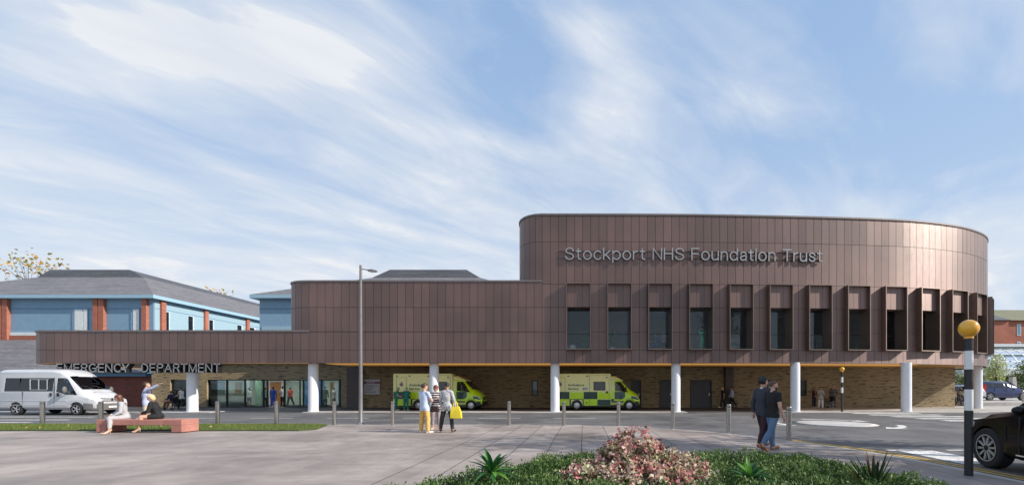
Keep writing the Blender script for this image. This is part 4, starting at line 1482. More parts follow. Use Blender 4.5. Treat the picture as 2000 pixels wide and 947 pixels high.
def suv_extras(t, S, W):
    for sg in (1, -1):
        side_patch(S, [(1.06, .66), (1.1, .62), (1.15, .86), (1.11, .9)], sg, .008).build('side_vent', ALLOYD, t)
        m = MB()
        for (x0, z0, x1, z1) in ((.78, .4, .79, 1.08), (-.45, .4, -.44, 1.08)):
            m.box(x0, sg * (side_y(S, x0, .7) - .02), z0, x1, sg * (side_y(S, x0, .7) + .002), z1)
        m.build('door_seam', PLASTIC, t)
        MB().box(.85, sg * 1.0, .36, -1.1, sg * 1.005, .385).build('sill_trim', CHROME, t)
        MB().box(-.35, sg * .985, .93, -.12, sg * 1.01, .96).build('handle', CHROME, t, bevel=.006)
        MB().loft([[(2.0, sg * .95, .9), (2.02, sg * .95, .8), (2.1, sg * .7, .8), (2.1, sg * .7, .95)], [(2.24, sg * .9, .87), (2.26, sg * .9, .76), (2.36, sg * .58, .76), (2.3, sg * .6, .9)]]).build('headlight', LAMP, t, 30, bevel=.01)
        MB().ball((.62, sg * 1.1, 1.2), (.09, .12, .085), 12, 8).build('mirror', VBLACK, t, 50)
        MB().box(-2.47, sg * .7, .95, -2.4, sg * .86, 1.15).build('tail_light', REDL, t)
    g = MB()
    for z in (.62, .69, .76, .83):
        g.box(2.3, -.5, z, 2.37, .5, z + .04)
    g.build('grille', PLASTIC, t)
    w = MB()
    w.tube([(1.34, .55, 1.19), (1.3, -.1, 1.22)], .012, 6)
    w.tube([(1.34, -.1, 1.19), (1.3, -.62, 1.22)], .012, 6)
    w.build('wiper', mat('wiper_grey', (.3, .31, .33), .5), t)


HATCH_S = [(-2.02, cst(.78, .4, .6, .8, 1.0, .62)), (-1.96, cst(.83, .3, .6, .88, 1.2, .6)), (-1.6, cst(.85, .24, .58, .92, 1.48, .6)), (-.9, cst(.86, .22, .56, .92, 1.53, .62)), (.1, cst(.86, .22, .56, .9, 1.5, .62)),
           (.45, cst(.86, .22, .56, .89, 1.4, .61)), (1.15, cst(.85, .22, .55, .86, .97, .68)), (1.6, cst(.83, .24, .52, .78, .86, .64)), (1.92, cst(.78, .26, .48, .66, .74, .58)), (2.0, cst(.7, .32, .46, .58, .66, .5))]
HATCH_W = [[(-1.72, .98), (-1.0, .96), (-1.0, 1.36), (-1.4, 1.36)], [(-.95, .96), (-.12, .95), (-.12, 1.38), (-.95, 1.38)], [(-.05, .95), (.85, .93), (.42, 1.26), (.2, 1.36), (-.05, 1.38)]]


def hatch_extras(t, S, W):
    for sg in (1, -1):
        m = MB()
        for x in (-.085, -.98):
            m.box(x, sg * (side_y(S, x, .6) - .02), .3, x + .01, sg * (side_y(S, x, .6) + .003), .92)
        m.build('door_seam', PLASTIC, t)
        MB().loft([[(-1.62, sg * .8, 1.28), (-1.62, sg * .86, .84), (-1.7, sg * .6, .84), (-1.7, sg * .58, 1.3)], [(-1.84, sg * .69, 1.3), (-1.985, sg * .83, .84), (-2.03, sg * .6, .84), (-1.93, sg * .55, 1.24)]]).build('tail_light', REDL, t, 30)
        MB().loft([[(1.5, sg * .84, .74), (1.5, sg * .84, .6), (1.6, sg * .6, .6), (1.6, sg * .6, .8)], [(1.84, sg * .79, .66), (1.86, sg * .79, .54), (1.99, sg * .5, .54), (1.9, sg * .5, .68)]]).build('headlight', LAMP, t, 30)
        MB().ball((.75, sg * .95, 1.0), (.07, .1, .07), 10, 8).build('mirror', t.children[0].data.materials[0], t, 50)
        MB().box(-.3, sg * .855, .8, -.12, sg * .875, .83).build('handle', PLASTIC, t)
    MB().box(-2.035, -.26, .62, -2.01, .26, .74).build('number_plate', PLATEY, t)
    MB().box(-2.06, -.72, .34, -1.95, .72, .52).build('bumper', PLASTIC, t, bevel=.02)


def wheelchair(label, loc, rz, occupied=False):
    t = thing('wheelchair', label, 'wheelchair', loc, rz)
    FR = mat('chair_frame', (.06, .06, .065), .35, .6)
    f = MB()
    for y in (-.24, .24):
        f.tube([(-.22, y, .5), (.28, y, .5), (.4, y, .12), (.52, y, .1)], .014, 6)
        f.tube([(-.2, y, .25), (-.22, y, .5), (-.26, y, .95), (-.4, y, .97)], .014, 6)
        f.tube([(-.2, y, .3), (.3, y, .3)], .012, 6)
        f.tube([(-.22, y, .72), (.12, y, .72), (.14, y, .5)], .014, 6)
    f.tube([(-.05, -.24, .3), (-.05, .24, .48)], .012, 6)
    f.build('frame', FR, t, 60)
    MB().box(-.22, -.22, .48, .24, .22, .53).build('seat', BLACK, t, bevel=.02)
    MB().box(-.29, -.22, .52, -.24, .22, .93).build('backrest', BLACK, t, bevel=.02)
    for y in (-.29, .29):
        w = MB().tube([(-.16 + .3 * math.cos(a), y, .3 + .3 * math.sin(a)) for a in [2 * math.pi * i / 32 for i in range(32)]], .016, 6, closed=True)
        wo = w.build('wheel', TYRE, t, 60)
        sp = MB()
        for i in range(12):
            a = 2 * math.pi * i / 12
            sp.tube([(-.16, y, .3), (-.16 + .29 * math.cos(a), y, .3 + .29 * math.sin(a))], .004, 4)
        sp.tube([(-.16, y - .03, .3), (-.16, y + .03, .3)], .03, 10)
        sp.tube([(-.16 + .26 * math.cos(a), y + (.025 if y > 0 else -.025), .3 + .26 * math.sin(a)) for a in [2 * math.pi * i / 28 for i in range(28)]], .008, 5, closed=True)
        sp.build('spokes_and_hub', ALLOY, wo)
        MB().lathe([(.03, -.015), (.09, -.015), (.09, .015), (.03, .015)], (.32, y * .86, .09), 16, 'y').build('caster', TYRE, t, 40)
        MB().box(.42, y * .8 - .07, .08, .58, y * .8 + .07, .1).build('footrest', FR, t)
    return t


# ---------------- placing them
XN = gx(170, 24.4)
minibus((XN - 2.6, 25.45, ROAD), 0)
_drv = person('driver in a dark suit at the wheel of the white minibus', (XN - 2.6 + .98, 25.45 - .42, ROAD), -8, 1.72, False, 1, ('short', 'black'), ('jacket', CHAR, 'long', .06), ('trousers', CHAR, 1.9), DARKL,
              pelvis=1.12, thighs=((1, .06, 0), (1, -.06, 0)), shins=((.25, 0, -1), (.25, 0, -1)), arms=(((.5, .1, -.8), (1, -.1, .25)), ((.5, -.1, -.8), (1, .1, .25))), lean=(-.08, 0, 1), inner=('shirt', WHITE))
AF = gx(940, 30.4) - 6.54
ambulance((AF, 30.4 + 1.05, UNDER), 'yellow and green ambulance behind the three standing friends, two medics at its rear')
ambulance((gx(1251, 30.4) - 6.58, 30.4 + 1.05, UNDER), 'yellow and green ambulance standing right of a white column, nobody beside it')
car('black_car', 'glossy black off-road car with many-spoked alloy wheel entering at the right edge', 'car', (8.77, 6.51, ROAD), 78, SUV_S, [(1.62, .4), (-1.5, .4)], .27, VBLACK,
    [[(-2.0, 1.2), (-.95, 1.19), (-.95, 1.6), (-1.9, 1.6)], [(-.88, 1.19), (-.1, 1.17), (-.1, 1.62), (-.88, 1.62)], [(-.03, 1.17), (.85, 1.14), (.75, 1.3), (.3, 1.6), (-.03, 1.62)]],
    [('windscreen', [(1.24, -.72, 1.2), (1.24, .72, 1.2), (.42, .66, 1.74), (.42, -.66, 1.74)])], 'spokes', .4, suv_extras, r_arch=.445)
BCX = gx(1917, 40.4)
car('blue_hatchback', 'dark blue hatchback parked side-on in the raised car park at the right edge', 'car', (BCX + 2.02 * 1.27, 40.4 + .86 * 1.27, .35), 0, HATCH_S, [(1.25, .31), (-1.3, .31)], .2, VBLUE, HATCH_W,
    [('windscreen', [(1.12, -.62, 1.0), (1.12, .62, 1.0), (.5, .56, 1.4), (.5, -.56, 1.4)]), ('rear_window', [(-1.96, -.52, 1.18), (-1.96, .52, 1.18), (-1.64, .5, 1.45), (-1.64, -.5, 1.45)])], 'five', .31, hatch_extras, sc=1.27, r_arch=.35)
car('silver_car', 'silver car seen from behind, with yellow rear number plate, half hidden by a column', 'car', (gx(1908, 36.4), 36.3 + 2.05, .35), 90, HATCH_S, [(1.25, .31), (-1.3, .31)], .2, VSILVER, HATCH_W,
    [('windscreen', [(1.12, -.62, 1.0), (1.12, .62, 1.0), (.5, .56, 1.4), (.5, -.56, 1.4)]), ('rear_window', [(-1.97, -.52, 1.16), (-1.97, .52, 1.16), (-1.64, .5, 1.45), (-1.64, -.5, 1.45)])], 'five', .31, hatch_extras, r_arch=.35)
wheelchair('black wheelchair carrying the seated patient near the entrance', (WCX, 30.2, UNDER), 180)
wheelchair('empty black wheelchair parked by the brick wall at the man in the striped jumper', (gx(1619, 32.7), 32.7, 0), -170)
# ------------------------------------------------------------------ ground, road, paving
ASPH = groundmat('asphalt', (.085, .085, .09), (.15, .148, .15), .35, 70, (.6, .85), streak=.22)
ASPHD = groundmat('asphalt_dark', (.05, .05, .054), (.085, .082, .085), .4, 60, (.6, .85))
PLAZA = groundmat('plaza_paving', (.235, .197, .18), (.375, .325, .298), .42, 80, (.5, .85), joints=(.84, -3.9, 7.3), spots=.45, streak=.16)
CONC = groundmat('pale_concrete', (.36, .34, .32), (.47, .45, .42), .5, 60, (.7, .9))
LAND = groundmat('far_ground', (.09, .1, .06), (.14, .14, .1), .05, 3)
RPAINT = groundmat('road_paint', (.62, .61, .6), (.78, .77, .75), 1.2, 50, (.6, .8), worn=(.2, .2, .2))
YPAINT = groundmat('road_paint_yellow', (.55, .33, .05), (.66, .42, .08), 1.2, 50, (.6, .8), worn=(.2, .2, .2))
ZPAINT = groundmat('roundabout_paint', (.42, .41, .4), (.52, .51, .49), .9, 60, (.6, .8))

g = structure('ground', MB().poly([(-1500, -600, -.5), (1500, -600, -.5), (1500, 2500, -.5), (-1500, 2500, -.5)]), LAND)
structure('road', MB().poly([(-90, -12, ROAD), (90, -12, ROAD), (90, 34, ROAD), (-90, 34, ROAD)]), ASPH)

KERB = [(-90, 17.6), (-3, 17.6), (-1.2, 17.55), (.86, 17.2), (2.1, 16.65), (3.2, 15.9), (4.2, 15.0), (5.0, 14.05), (5.65, 13.1), (6.15, 12.15), (6.7, 11.0), (7.05, 9.9), (7.25, 8.8), (7.35, 7.6), (7.4, 4), (7.4, -11)]


def offset_line(pts, d):
    out = []
    for i, p in enumerate(pts):
        a, b = Vector(pts[max(i - 1, 0)]), Vector(pts[min(i + 1, len(pts) - 1)])
        t = (b - a).normalized()
        n = Vector((-t.y, t.x))
        out.append((p[0] + n.x * d, p[1] + n.y * d))
    return out


def smooth_line(pts, n=6):
    out = []
    for i in range(len(pts) - 1):
        p0, p1, p2, p3 = [Vector(pts[min(max(j, 0), len(pts) - 1)]) for j in (i - 1, i, i + 1, i + 2)]
        for j in range(n):
            t = j / n
            out.append(tuple(.5 * ((2 * p1) + (p2 - p0) * t + (2 * p0 - 5 * p1 + 4 * p2 - p3) * t * t + (3 * p1 - p0 - 3 * p2 + p3) * t ** 3)))
    out.append(tuple(pts[-1]))
    return out


K = [KERB[0]] + smooth_line(KERB[1:], 5)
inner = offset_line(K, -.16)
structure('plaza', MB().prism(inner + [(-90, -11)], -.4, 0.0), PLAZA)
kb = MB()
o_, i_ = K, offset_line(K, -.158)
n = len(K)
kb.loft([[(o_[j][0], o_[j][1], -.4), (o_[j][0], o_[j][1], .002), (i_[j][0], i_[j][1], .006), (i_[j][0], i_[j][1], -.4)] for j in range(n)])
structure('kerb', kb, CONC, bevel=.015)


def strip(name, line, w, z, m):
    a, b = offset_line(line, w / 2), offset_line(line, -w / 2)
    mb = MB()
    k = len(line)
    mb.add([(x, y, z) for x, y in a] + [(x, y, z) for x, y in b], [(j, j + 1, k + j + 1, k + j) for j in range(k - 1)])
    return structure(name, mb, m)


zl = ROAD + .005
cut = [p for p in K if p[1] < 12.6]
strip('yellow_line_marking', offset_line(cut, .36), .1, zl, YPAINT)
strip('yellow_line_marking', offset_line(cut, .56), .1, zl, YPAINT)


def quad(name, x0, y0, x1, y1, z=zl, m=RPAINT):
    return structure(name, MB().poly([(x0, y0, z), (x1, y0, z), (x1, y1, z), (x0, y1, z)]), m)


yd = gy(816.5, ROAD)
for u in (342, 490, 638, 787, 935, 1081):
    quad('centre_line_marking', gx(u, yd), yd - .06, gx(u + 82, yd), yd + .06)
quad('centre_line_marking', gx(1508, 17.85), 17.78, gx(1551, 17.85), 17.95)
for (ua, ub, v) in ((-60, 185, 813.8), (-60, 135, 819.5), (-60, 60, 824.5)):
    y = gy(v, ROAD)
    quad('edge_line_marking', gx(ua, y), y - .14, gx(ub, y), y + .14)
# mini roundabout with its arrows
RC_ = (gx(1627, 18.7), 18.7)
structure('mini_roundabout_marking', MB().lathe([(1.72, 0), (1.4, .025), (.7, .05), (.01, .055)], (RC_[0], RC_[1], ROAD + .004), 48), ZPAINT, 180)
for a0, a1 in ((38, 92), (-58, -20), (158, 205)):
    mb = MB()
    rr = 2.5
    aa = [R(a0 + (a1 - a0) * i / 12) for i in range(13)]
    v = [(RC_[0] + (rr - .14) * math.cos(a), RC_[1] + (rr - .14) * math.sin(a), zl) for a in aa] + [(RC_[0] + (rr + .14) * math.cos(a), RC_[1] + (rr + .14) * math.sin(a), zl) for a in aa]
    mb.add(v, [(i, i + 1, 14 + i, 13 + i) for i in range(12)])
    a = R(a0)
    t = R(a0 - 17)
    mb.add([(RC_[0] + r_ * math.cos(q), RC_[1] + r_ * math.sin(q), zl) for r_, q in ((rr - .42, a), (rr + .42, a), (rr, t))], [(0, 1, 2)])
    structure('arrow_marking', mb, RPAINT)
for y, x0, x1 in ((26.2, 17.2, 21.5), (24.75, 17.3, 21.6), (23.2, 17.5, 21.7), (21.7, 17.7, 21.9), (20.3, 17.9, 22.0)):
    structure('zebra_stripe_marking', MB().poly([(x0, y - .33, zl), (x1, y - .33, zl), (x1, y + .33, zl), (x0, y + .33, zl)]), RPAINT)
# give-way dashes and broad stripes on the side road
for u0, u1 in ((1732, 1808), (1850, 1925)):
    y = gy(878.6, ROAD)
    quad('give_way_marking', gx(u0, y), y - .07, gx(u1, y), y + .07)
for x0, x1 in ((8.05, 8.95), (9.75, 10.65)):
    structure('zebra_stripe_marking', MB().poly([(x0, 8.7, zl), (x1, 8.7, zl), (x1 + .02, 10.6, zl), (x0 + .02, 10.6, zl)]), RPAINT)
# forecourt under the building, islands, far pavement
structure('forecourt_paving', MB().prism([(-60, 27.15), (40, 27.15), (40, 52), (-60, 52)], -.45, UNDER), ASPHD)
structure('pavement_island', MB().prism([(gx(590, 26.9), 26.9), (gx(1343, 26.9), 26.9), (gx(1343, 26.9), 28.5), (gx(590, 26.9), 28.5)], -.4, 0), CONC, bevel=.02)
structure('pavement_island', MB().prism([(-60, 26.9), (gx(410, 26.9), 26.9), (gx(410, 26.9), 28.5), (-60, 28.5)], -.4, 0), CONC, bevel=.02)
structure('far_pavement', MB().prism([(gx(1543, 26.9), 26.9), (26, 26.9), (31, 28.4), (37, 31), (60, 33), (60, 60), (gx(1543, 26.9), 60)], -.4, .0), CONC, bevel=.02)
structure('car_park_terrace', MB().prism([(33.6, 36.0), (90, 36.0), (90, 58), (33.6, 58)], -.2, .35), CONC, bevel=.03)

# ------------------------------------------------------------------ the hospital
CLAD = cladmat('brown_cladding', (.158, .088, .072), .42, .5)
CLADD = mat('cladding_shadow_gap', (.02, .013, .012), .8)
FRAME = cladmat('bronze_frame', (.15, .1, .075), .6, .4)
COPE = mat('coping_metal', (.2, .17, .165), .4, .5)
BRICK = brickmat('buff_brick', (.36, .28, .155), (.27, .2, .11), (.36, .31, .23), (.09, .065, .04))
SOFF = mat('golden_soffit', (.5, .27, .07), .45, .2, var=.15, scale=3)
COLW = mat('column_white', (.72, .73, .76), .45, var=.04)
IWALL = mat('interior_wall', (.62, .64, .62), .8)
IDARK = mat('interior_dark', (.08, .085, .09), .8)
IFLOOR = mat('interior_floor', (.22, .22, .22), .5)
GLASS = glass('window_glass', (.84, .88, .88), -.008)
GLASSE = glass('entrance_glass', (.74, .84, .8), -.01)
DOORG = mat('door_grey', (.06, .065, .075), .5)
PFRAME = mat('frame_black', (.012, .014, .016), .4)
WOOD = mat('wood_door', (.36, .18, .07), .5, var=.25, scale=4, stretch=(6, 6, .6))
BPIER = cladmat('dark_pier', (.05, .032, .026), .3, .5)
SOFF_GLOW = mat('soffit_glow', (.5, .27, .07), .5, emit=((1, .52, .14), .34))  # soffit colour with the warm glow put in as emission
SOFF_GLOW2 = mat('soffit_glow_dim', (.5, .27, .07), .5, emit=((1, .46, .1), .08))  # same glow, weaker, for the row nearer the wall
CEIL = mat('ceiling_lamp', (1, 1, 1), .5, emit=((1, .97, .9), 9))

YF = 26.8
PW = .53
SOFZ = 3.30
R0, R1, R2, R3, R4, R4M, R5, R6 = 3.19, 4.06, 5.24, 6.84, 8.36, 8.52, 11.13, 12.87
hosp = thing('hospital_building', 'long brown metal-clad hospital with a curved tower block over a colonnade of white columns', 'building', (0, 0, 0))
XS = -.33 - 1.5 * PW - 3 * PW       # where tower and lower block meet
raw = [(XS, YF), (1.5, YF), (5, 26.84), (8.7, 26.92), (15.5, 27.24), (20.2, 27.59), (22.75, 27.92), (25.7, 28.62), (27.6, 29.3), (29.7, 30.4), (31.35, 31.8), (32.6, 33.8), (33.2, 36.2), (32.8, 39), (30.8, 42.5), (27, 45.3), (20, 46.8), (10, 47)]
dense = smooth_line(raw, 24)


def resample(line, step):
    out, acc = [line[0]], 0.0
    for a, b in zip(line, line[1:]):
        d = math.dist(a, b)
        while acc + d >= step:
            t = (step - acc) / d
            a = (a[0] + (b[0] - a[0]) * t, a[1] + (b[1] - a[1]) * t)
            out.append(a)
            d = math.dist(a, b)
            acc = 0.0
        acc += d
    return out


TP = resample(dense, PW)


def corner(xc, yc, rx, ry, n):       # from the front round to the left flank
    return [(xc - rx * math.sin(i / n * math.pi / 2), yc - ry * math.cos(i / n * math.pi / 2)) for i in range(n + 1)]


def panels(path, rows, skip=None, gap=.0115, d=.03):
    """one sheet per bay and row, a real shadow gap between them; path runs left to right seen from outside"""
    f, bk = MB(), MB()
    for i in range(len(path) - 1):
        a, b = Vector(path[i]), Vector(path[i + 1])
        t = (b - a).normalized()
        nrm = Vector((t.y, -t.x))
        for j in range(len(rows) - 1):
            if skip and skip(i, j):
                continue
            z0, z1 = rows[j], rows[j + 1]
            tilt = random.uniform(-.004, .004)
            p = [(a + t * gap, z0 + gap), (b - t * gap, z0 + gap), (b - t * gap, z1 - gap), (a + t * gap, z1 - gap)]
            fr = [(q.x + nrm.x * (tilt if k in (1, 2) else -tilt), q.y + nrm.y * (tilt if k in (1, 2) else -tilt), z) for k, (q, z) in enumerate(p)]
            bb = [(q.x - nrm.x * d, q.y - nrm.y * d, z) for q, z in p]
            f.add(fr + bb, [(0, 1, 2, 3), (4, 5, 1, 0), (5, 6, 2, 1), (6, 7, 3, 2), (7, 4, 0, 3)])
            bk.add([(a.x - nrm.x * d, a.y - nrm.y * d, z0), (b.x - nrm.x * d, b.y - nrm.y * d, z0), (b.x - nrm.x * d, b.y - nrm.y * d, z1), (a.x - nrm.x * d, a.y - nrm.y * d, z1)], [(0, 1, 2, 3)])
    return f, bk


def coping(path, z, w=.35, h=.09, o=.05):
    a, b = offset_line(path, -o), offset_line(path, w)
    return MB().loft([[(a[i][0], a[i][1], z - .02), (a[i][0], a[i][1], z + h), (b[i][0], b[i][1], z + h), (b[i][0], b[i][1], z - .02)] for i in range(len(path))])


NW = 13
wb = set()
for k in range(NW):
    wb |= {3 + 5 * k, 4 + 5 * k, 5 + 5 * k}
# tower
f, bk = panels(TP, [R0, R1, R2, R3, R4, R5, R6], lambda i, j: i in wb and 1 <= j <= 3)
f.build('tower_cladding', CLAD, hosp)
bk.build('tower_wall', CLADD, hosp)
LC_ = corner(XS, YF + 1.8, 1.75, 1.8, 6)
lft = [(XS - 1.75, 47)] + [(XS - 1.75, y) for y in (44, 41, 38, 35, 32)] + LC_[::-1]
lft_r = [lft[0]] + lft[1:]
f, bk = panels(lft_r, [R4 + .02, R5, R6])
f.build('tower_flank_cladding', CLAD, hosp)
bk.build('tower_flank_wall', CLADD, hosp)
allp = lft_r + TP[1:]
coping(allp, R6).build('tower_coping', COPE, hosp)
MB().poly([(x, y, R6 - .25) for x, y in offset_line(allp, .1)]).build('tower_roof', COPE, hosp)
# lower block
ML = -19.72
mc = corner(ML + 1.75, YF + 1.0, 1.75, 1.0, 5)
mid_line = [(ML, 40), (ML, 36), (ML, 32), (ML, 29)] + mc[::-1]
nb = int(round((XS - mc[0][0]) / PW))
mid_line += [(mc[0][0] + (XS - mc[0][0]) * i / nb, YF) for i in range(1, nb + 1)]
f, bk = panels(mid_line, [R2 + .012, R3, R4M])
f.build('block_cladding', CLAD, hosp)
bk.build('block_wall', CLADD, hosp)
mid_low = [p for p in mid_line if p[1] == YF]
f, bk = panels(mid_low, [R0, R1, R2])
f.build('block_base_cladding', CLAD, hosp)
bk.build('block_base_wall', CLADD, hosp)
coping(mid_line, R4M).build('block_coping', COPE, hosp)
MB().poly([(x, y, R4M - .2) for x, y in offset_line(mid_line, .08)] + [(XS, 40, R4M - .2)]).build('block_roof', COPE, hosp)
# low canopy fascia, open behind
CL = -36.42
cc = corner(CL + 1.25, YF + .6, 1.25, .6, 4)
low_line = [(CL, 35), (CL, 33), (CL, 31), (CL, 29)] + cc[::-1]
nb = int(round((mc[0][0] - cc[0][0]) / PW))
low_line += [(cc[0][0] + (mc[0][0] - cc[0][0]) * i / nb, YF) for i in range(1, nb + 1)]
f, bk = panels(low_line, [R0, R1, R2 + .02])
f.build('canopy_cladding', CLAD, hosp)
bk.build('canopy_wall', CLADD, hosp)
coping(low_line, R2 + .02, .5).build('canopy_coping', COPE, hosp)
inn = offset_line(low_line, .5)
can = MB()
fr_ = offset_line(low_line, .045)
can.loft([[(fr_[i][0], fr_[i][1], R0 + .01), (fr_[i][0], fr_[i][1], R2), (inn[i][0], inn[i][1], R2), (inn[i][0], inn[i][1], R0 + .01)] for i in range(len(low_line))])
can.build('canopy_frame', CLADD, hosp)
soff = MB()
soff.loft([[(low_line[i][0], low_line[i][1], R0 - .02), (inn[i][0], inn[i][1], R0 - .02), (inn[i][0], inn[i][1], R0 + .006), (low_line[i][0], low_line[i][1], R0 + .006)] for i in range(len(low_line))])
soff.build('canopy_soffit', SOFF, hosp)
# soffits
YW = 34.0
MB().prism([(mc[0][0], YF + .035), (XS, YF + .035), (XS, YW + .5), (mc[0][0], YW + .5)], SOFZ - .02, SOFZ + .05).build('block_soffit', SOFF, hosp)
tp_in = offset_line(TP, .035)
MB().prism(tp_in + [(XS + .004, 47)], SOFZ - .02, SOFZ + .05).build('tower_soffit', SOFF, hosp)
for d0, d1, mm in ((1.5, 3.0, SOFF_GLOW), (3.3, 4.6, SOFF_GLOW2)):  # added glowing sheets imitate warm light fading across the soffit
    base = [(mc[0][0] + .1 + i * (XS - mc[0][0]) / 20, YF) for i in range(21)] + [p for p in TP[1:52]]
    MB().loft([[(x, y + d0, SOFZ - .045), (x, y + d1, SOFZ - .045), (x, y + d1, SOFZ - .021), (x, y + d0, SOFZ - .021)] for x, y in base]).build('soffit_glow_panel', mm, hosp)

# windows of the tower
fr = MB()
WH = 1.5 * PW
T = .055
for (x0, x1, z0, z1) in ((-WH, -WH + T, R1, R4), (WH - T, WH, R1, R4), (-WH + T, WH - T, R1, R1 + T), (-WH + T, WH - T, R4 - T, R4)):
    fr.box(x0, -.36, z0, x1, .66, z1)
frm = fr.mesh('window')
frm.materials.append(FRAME)
sp = MB()
for i in range(3):
    x0 = -WH + T + i * (2 * WH - 2 * T) / 3
    sp.box(x0 + .006, -.14, R3, x0 + (2 * WH - 2 * T) / 3 - .008, .6, R4 - T - .006)
sp.box(-WH + T, .605, R3 + .03, WH - T, .64, R4 - T - .004, 1)
spm = sp.mesh('spandrel_panel')
spm.materials.append(CLAD)
spm.materials.append(CLADD)
pnm = MB().box(-WH + T, .6, R1 + T, WH - T, .615, R3 + .02).mesh('pane')
pnm.materials.append(GLASS)
mlm = MB().box(-WH + T, .565, R1 + 1.1, WH - T, .59, R1 + 1.13).mesh('transom')
mlm.materials.append(PFRAME)
for k in range(NW):
    a, b = Vector(TP[3 + 5 * k]), Vector(TP[6 + 5 * k])
    c, t = (a + b) / 2, (b - a).normalized()
    o = bpy.data.objects.new('window', frm)
    COL.objects.link(o)
    o.parent = hosp
    o.location = (c.x, c.y, 0)
    o.rotation_euler = (0, 0, math.atan2(t.y, t.x))
    for nm, me in (('spandrel_panel', spm), ('pane', pnm), ('transom', mlm)):
        q = bpy.data.objects.new(nm, me)
        COL.objects.link(q)
        q.parent = o
# rooms behind them
tin = offset_line(TP, .35)
MB().prism(tin + [(XS + .3, 46)], R1 - .22, R1 - .04).build('upper_floor', IFLOOR, hosp)
MB().prism(tin + [(XS + .3, 46)], 7.3, 7.42).build('upper_ceiling', IWALL, hosp)
rb = offset_line(TP, 6.0)
MB().prism([(XS + .3, 33.2), (24, 33.6), (24, 33.9), (XS + .3, 33.5)], R1 - .04, 7.3).build('upper_back_wall', mat('upper_wall', (.5, .51, .5), .8), hosp)
pt = MB()
for x in (1.0, 7.0, 12.2, 17.5, 22.5):
    pt.box(x, 28.6, R1 - .04, x + .12, 33.2, 7.3)
pt.build('upper_partition', IDARK, hosp)

# columns
colm = MB().lathe([(.335, 0), (.335, .03), (.3, .035), (.3, SOFZ - .025)], (0, 0, 0), 32).mesh('column')
colm.materials.append(COLW)
colm.polygons.foreach_set('use_smooth', [True] * len(colm.polygons))
colm.set_sharp_from_angle(angle=R(35))
YC = 27.42
for u, y in ((376, YC), (612, YC), (848, YC), (1084, YC), (1320, YC), (1553, YC), (1770, YC + .1), (1909, 31.9)):
    o = bpy.data.objects.new('column', colm)
    COL.objects.link(o)
    o.parent = hosp
    o.location = (gx(u, y), y, 0)

# brick walls
XE = gx(1865, YW)
DW = [(gx(1234, YW), gx(1251, YW), 2.2), (gx(1289, YW), gx(1313, YW), 2.2), (gx(1349, YW), gx(1389, YW), 2.2)]
SW = [(gx(1039, YW), gx(1050, YW)), (gx(1499, YW), gx(1517, YW)), (gx(1562, YW), gx(1575, YW))]
bw = MB()
ops = sorted([(a, b, UNDER, h) for a, b, h in DW] + [(a, b, .95, 2.2) for a, b in SW])
x = gx(700, YW)
for a, b, z0, z1 in ops:
    bw.box(x, YW, UNDER - .1, a, YW + .35, SOFZ - .02)
    if z0 > UNDER:
        bw.box(a, YW, UNDER - .1, b, YW + .35, z0)
    bw.box(a, YW, z1, b, YW + .35, SOFZ - .02)
    x = b
bw.box(x, YW, UNDER - .1, XE, YW + .35, SOFZ - .02)
bw.box(XE - .35, YW + .35, UNDER - .1, XE, 45, SOFZ - .02)
bw.build('brick_wall', BRICK, hosp)
for a, b, h in DW:
    d = MB().box(a, YW + .12, UNDER, b, YW + .17, h).build('door', DOORG, hosp)
    MB().box(b - .16, YW + .07, .95, b - .1, YW + .12, 1.15).build('handle', ALLOY, d)
    MB().box(a - .05, YW - .02, UNDER, a, YW + .1, h + .05).box(b, YW - .02, UNDER, b + .05, YW + .1, h + .05).box(a, YW - .02, h, b, YW + .1, h + .05).build('door_frame', PFRAME, d)
for a, b in SW:
    w = MB().box(a - .03, YW - .02, .92, a + .05, YW + .1, 2.23).box(b - .05, YW - .02, .92, b + .03, YW + .1, 2.23).box(a + .05, YW - .02, .92, b - .05, YW + .1, 1.0).box(a + .05, YW - .02, 2.15, b - .05, YW + .1, 2.23).build('slit_window', PFRAME, hosp)
    MB().box(a + .05, YW + .04, 1.0, b - .05, YW + .06, 2.15).build('pane', GLASS, w)
    MB().box(a, YW + .3, .95, b, YW + .34, 2.2).build('blind', mat('blind_grey', (.3, .33, .33), .8), w)
for u0, u1, y0 in ((677, 700, 33.4), (1417, 1433, 33.6)):
    MB().box(gx(u0, y0), y0, UNDER - .02, gx(u1, y0), YW + 1.2, SOFZ - .021).build('clad_pier', BPIER, hosp)

# entrance
YE = 34.7
ez = 2.3
ent = MB()
xa, xb, xc, xd = gx(296, YE), gx(332, YE), gx(365, YE), gx(404, YE)
xe, xf = gx(666, YE), gx(677.5, 33.5)
TOPZ = 3.72
ent.box(xa, YE, UNDER - .1, xb, YE + .3, TOPZ)
ent.box(xb, YE, ez, xc, YE + .3, TOPZ)
ent.box(xc, YE, UNDER - .1, xd, YE + .3, TOPZ)
ent.box(xd, YE, ez, xe, YE + .3, TOPZ)
ent.box(xe, YE, UNDER - .1, xf, YE + .3, TOPZ)
ent.build('entrance_brick_wall', BRICK, hosp)
MB().box(xa - .1, YE - .32, TOPZ, mc[0][0] - .9, 39.8, TOPZ + .12).build('entrance_roof', COPE, hosp)
MB().box(xa, YE + .3, UNDER - .08, xf + 2, 39.8, UNDER - .001).build('entrance_floor', IFLOOR, hosp)
MB().box(xa, 39.5, UNDER, xf + 2, 39.7, 2.75).build('entrance_back_wall', IWALL, hosp)
MB().box(xa, YE + .31, 2.7, xf + 2, 39.5, 2.76).build('entrance_ceiling', IWALL, hosp)
MB().box(xa, YE + .3, UNDER, xa + .15, 39.5, 2.7).build('entrance_side_wall', IWALL, hosp)
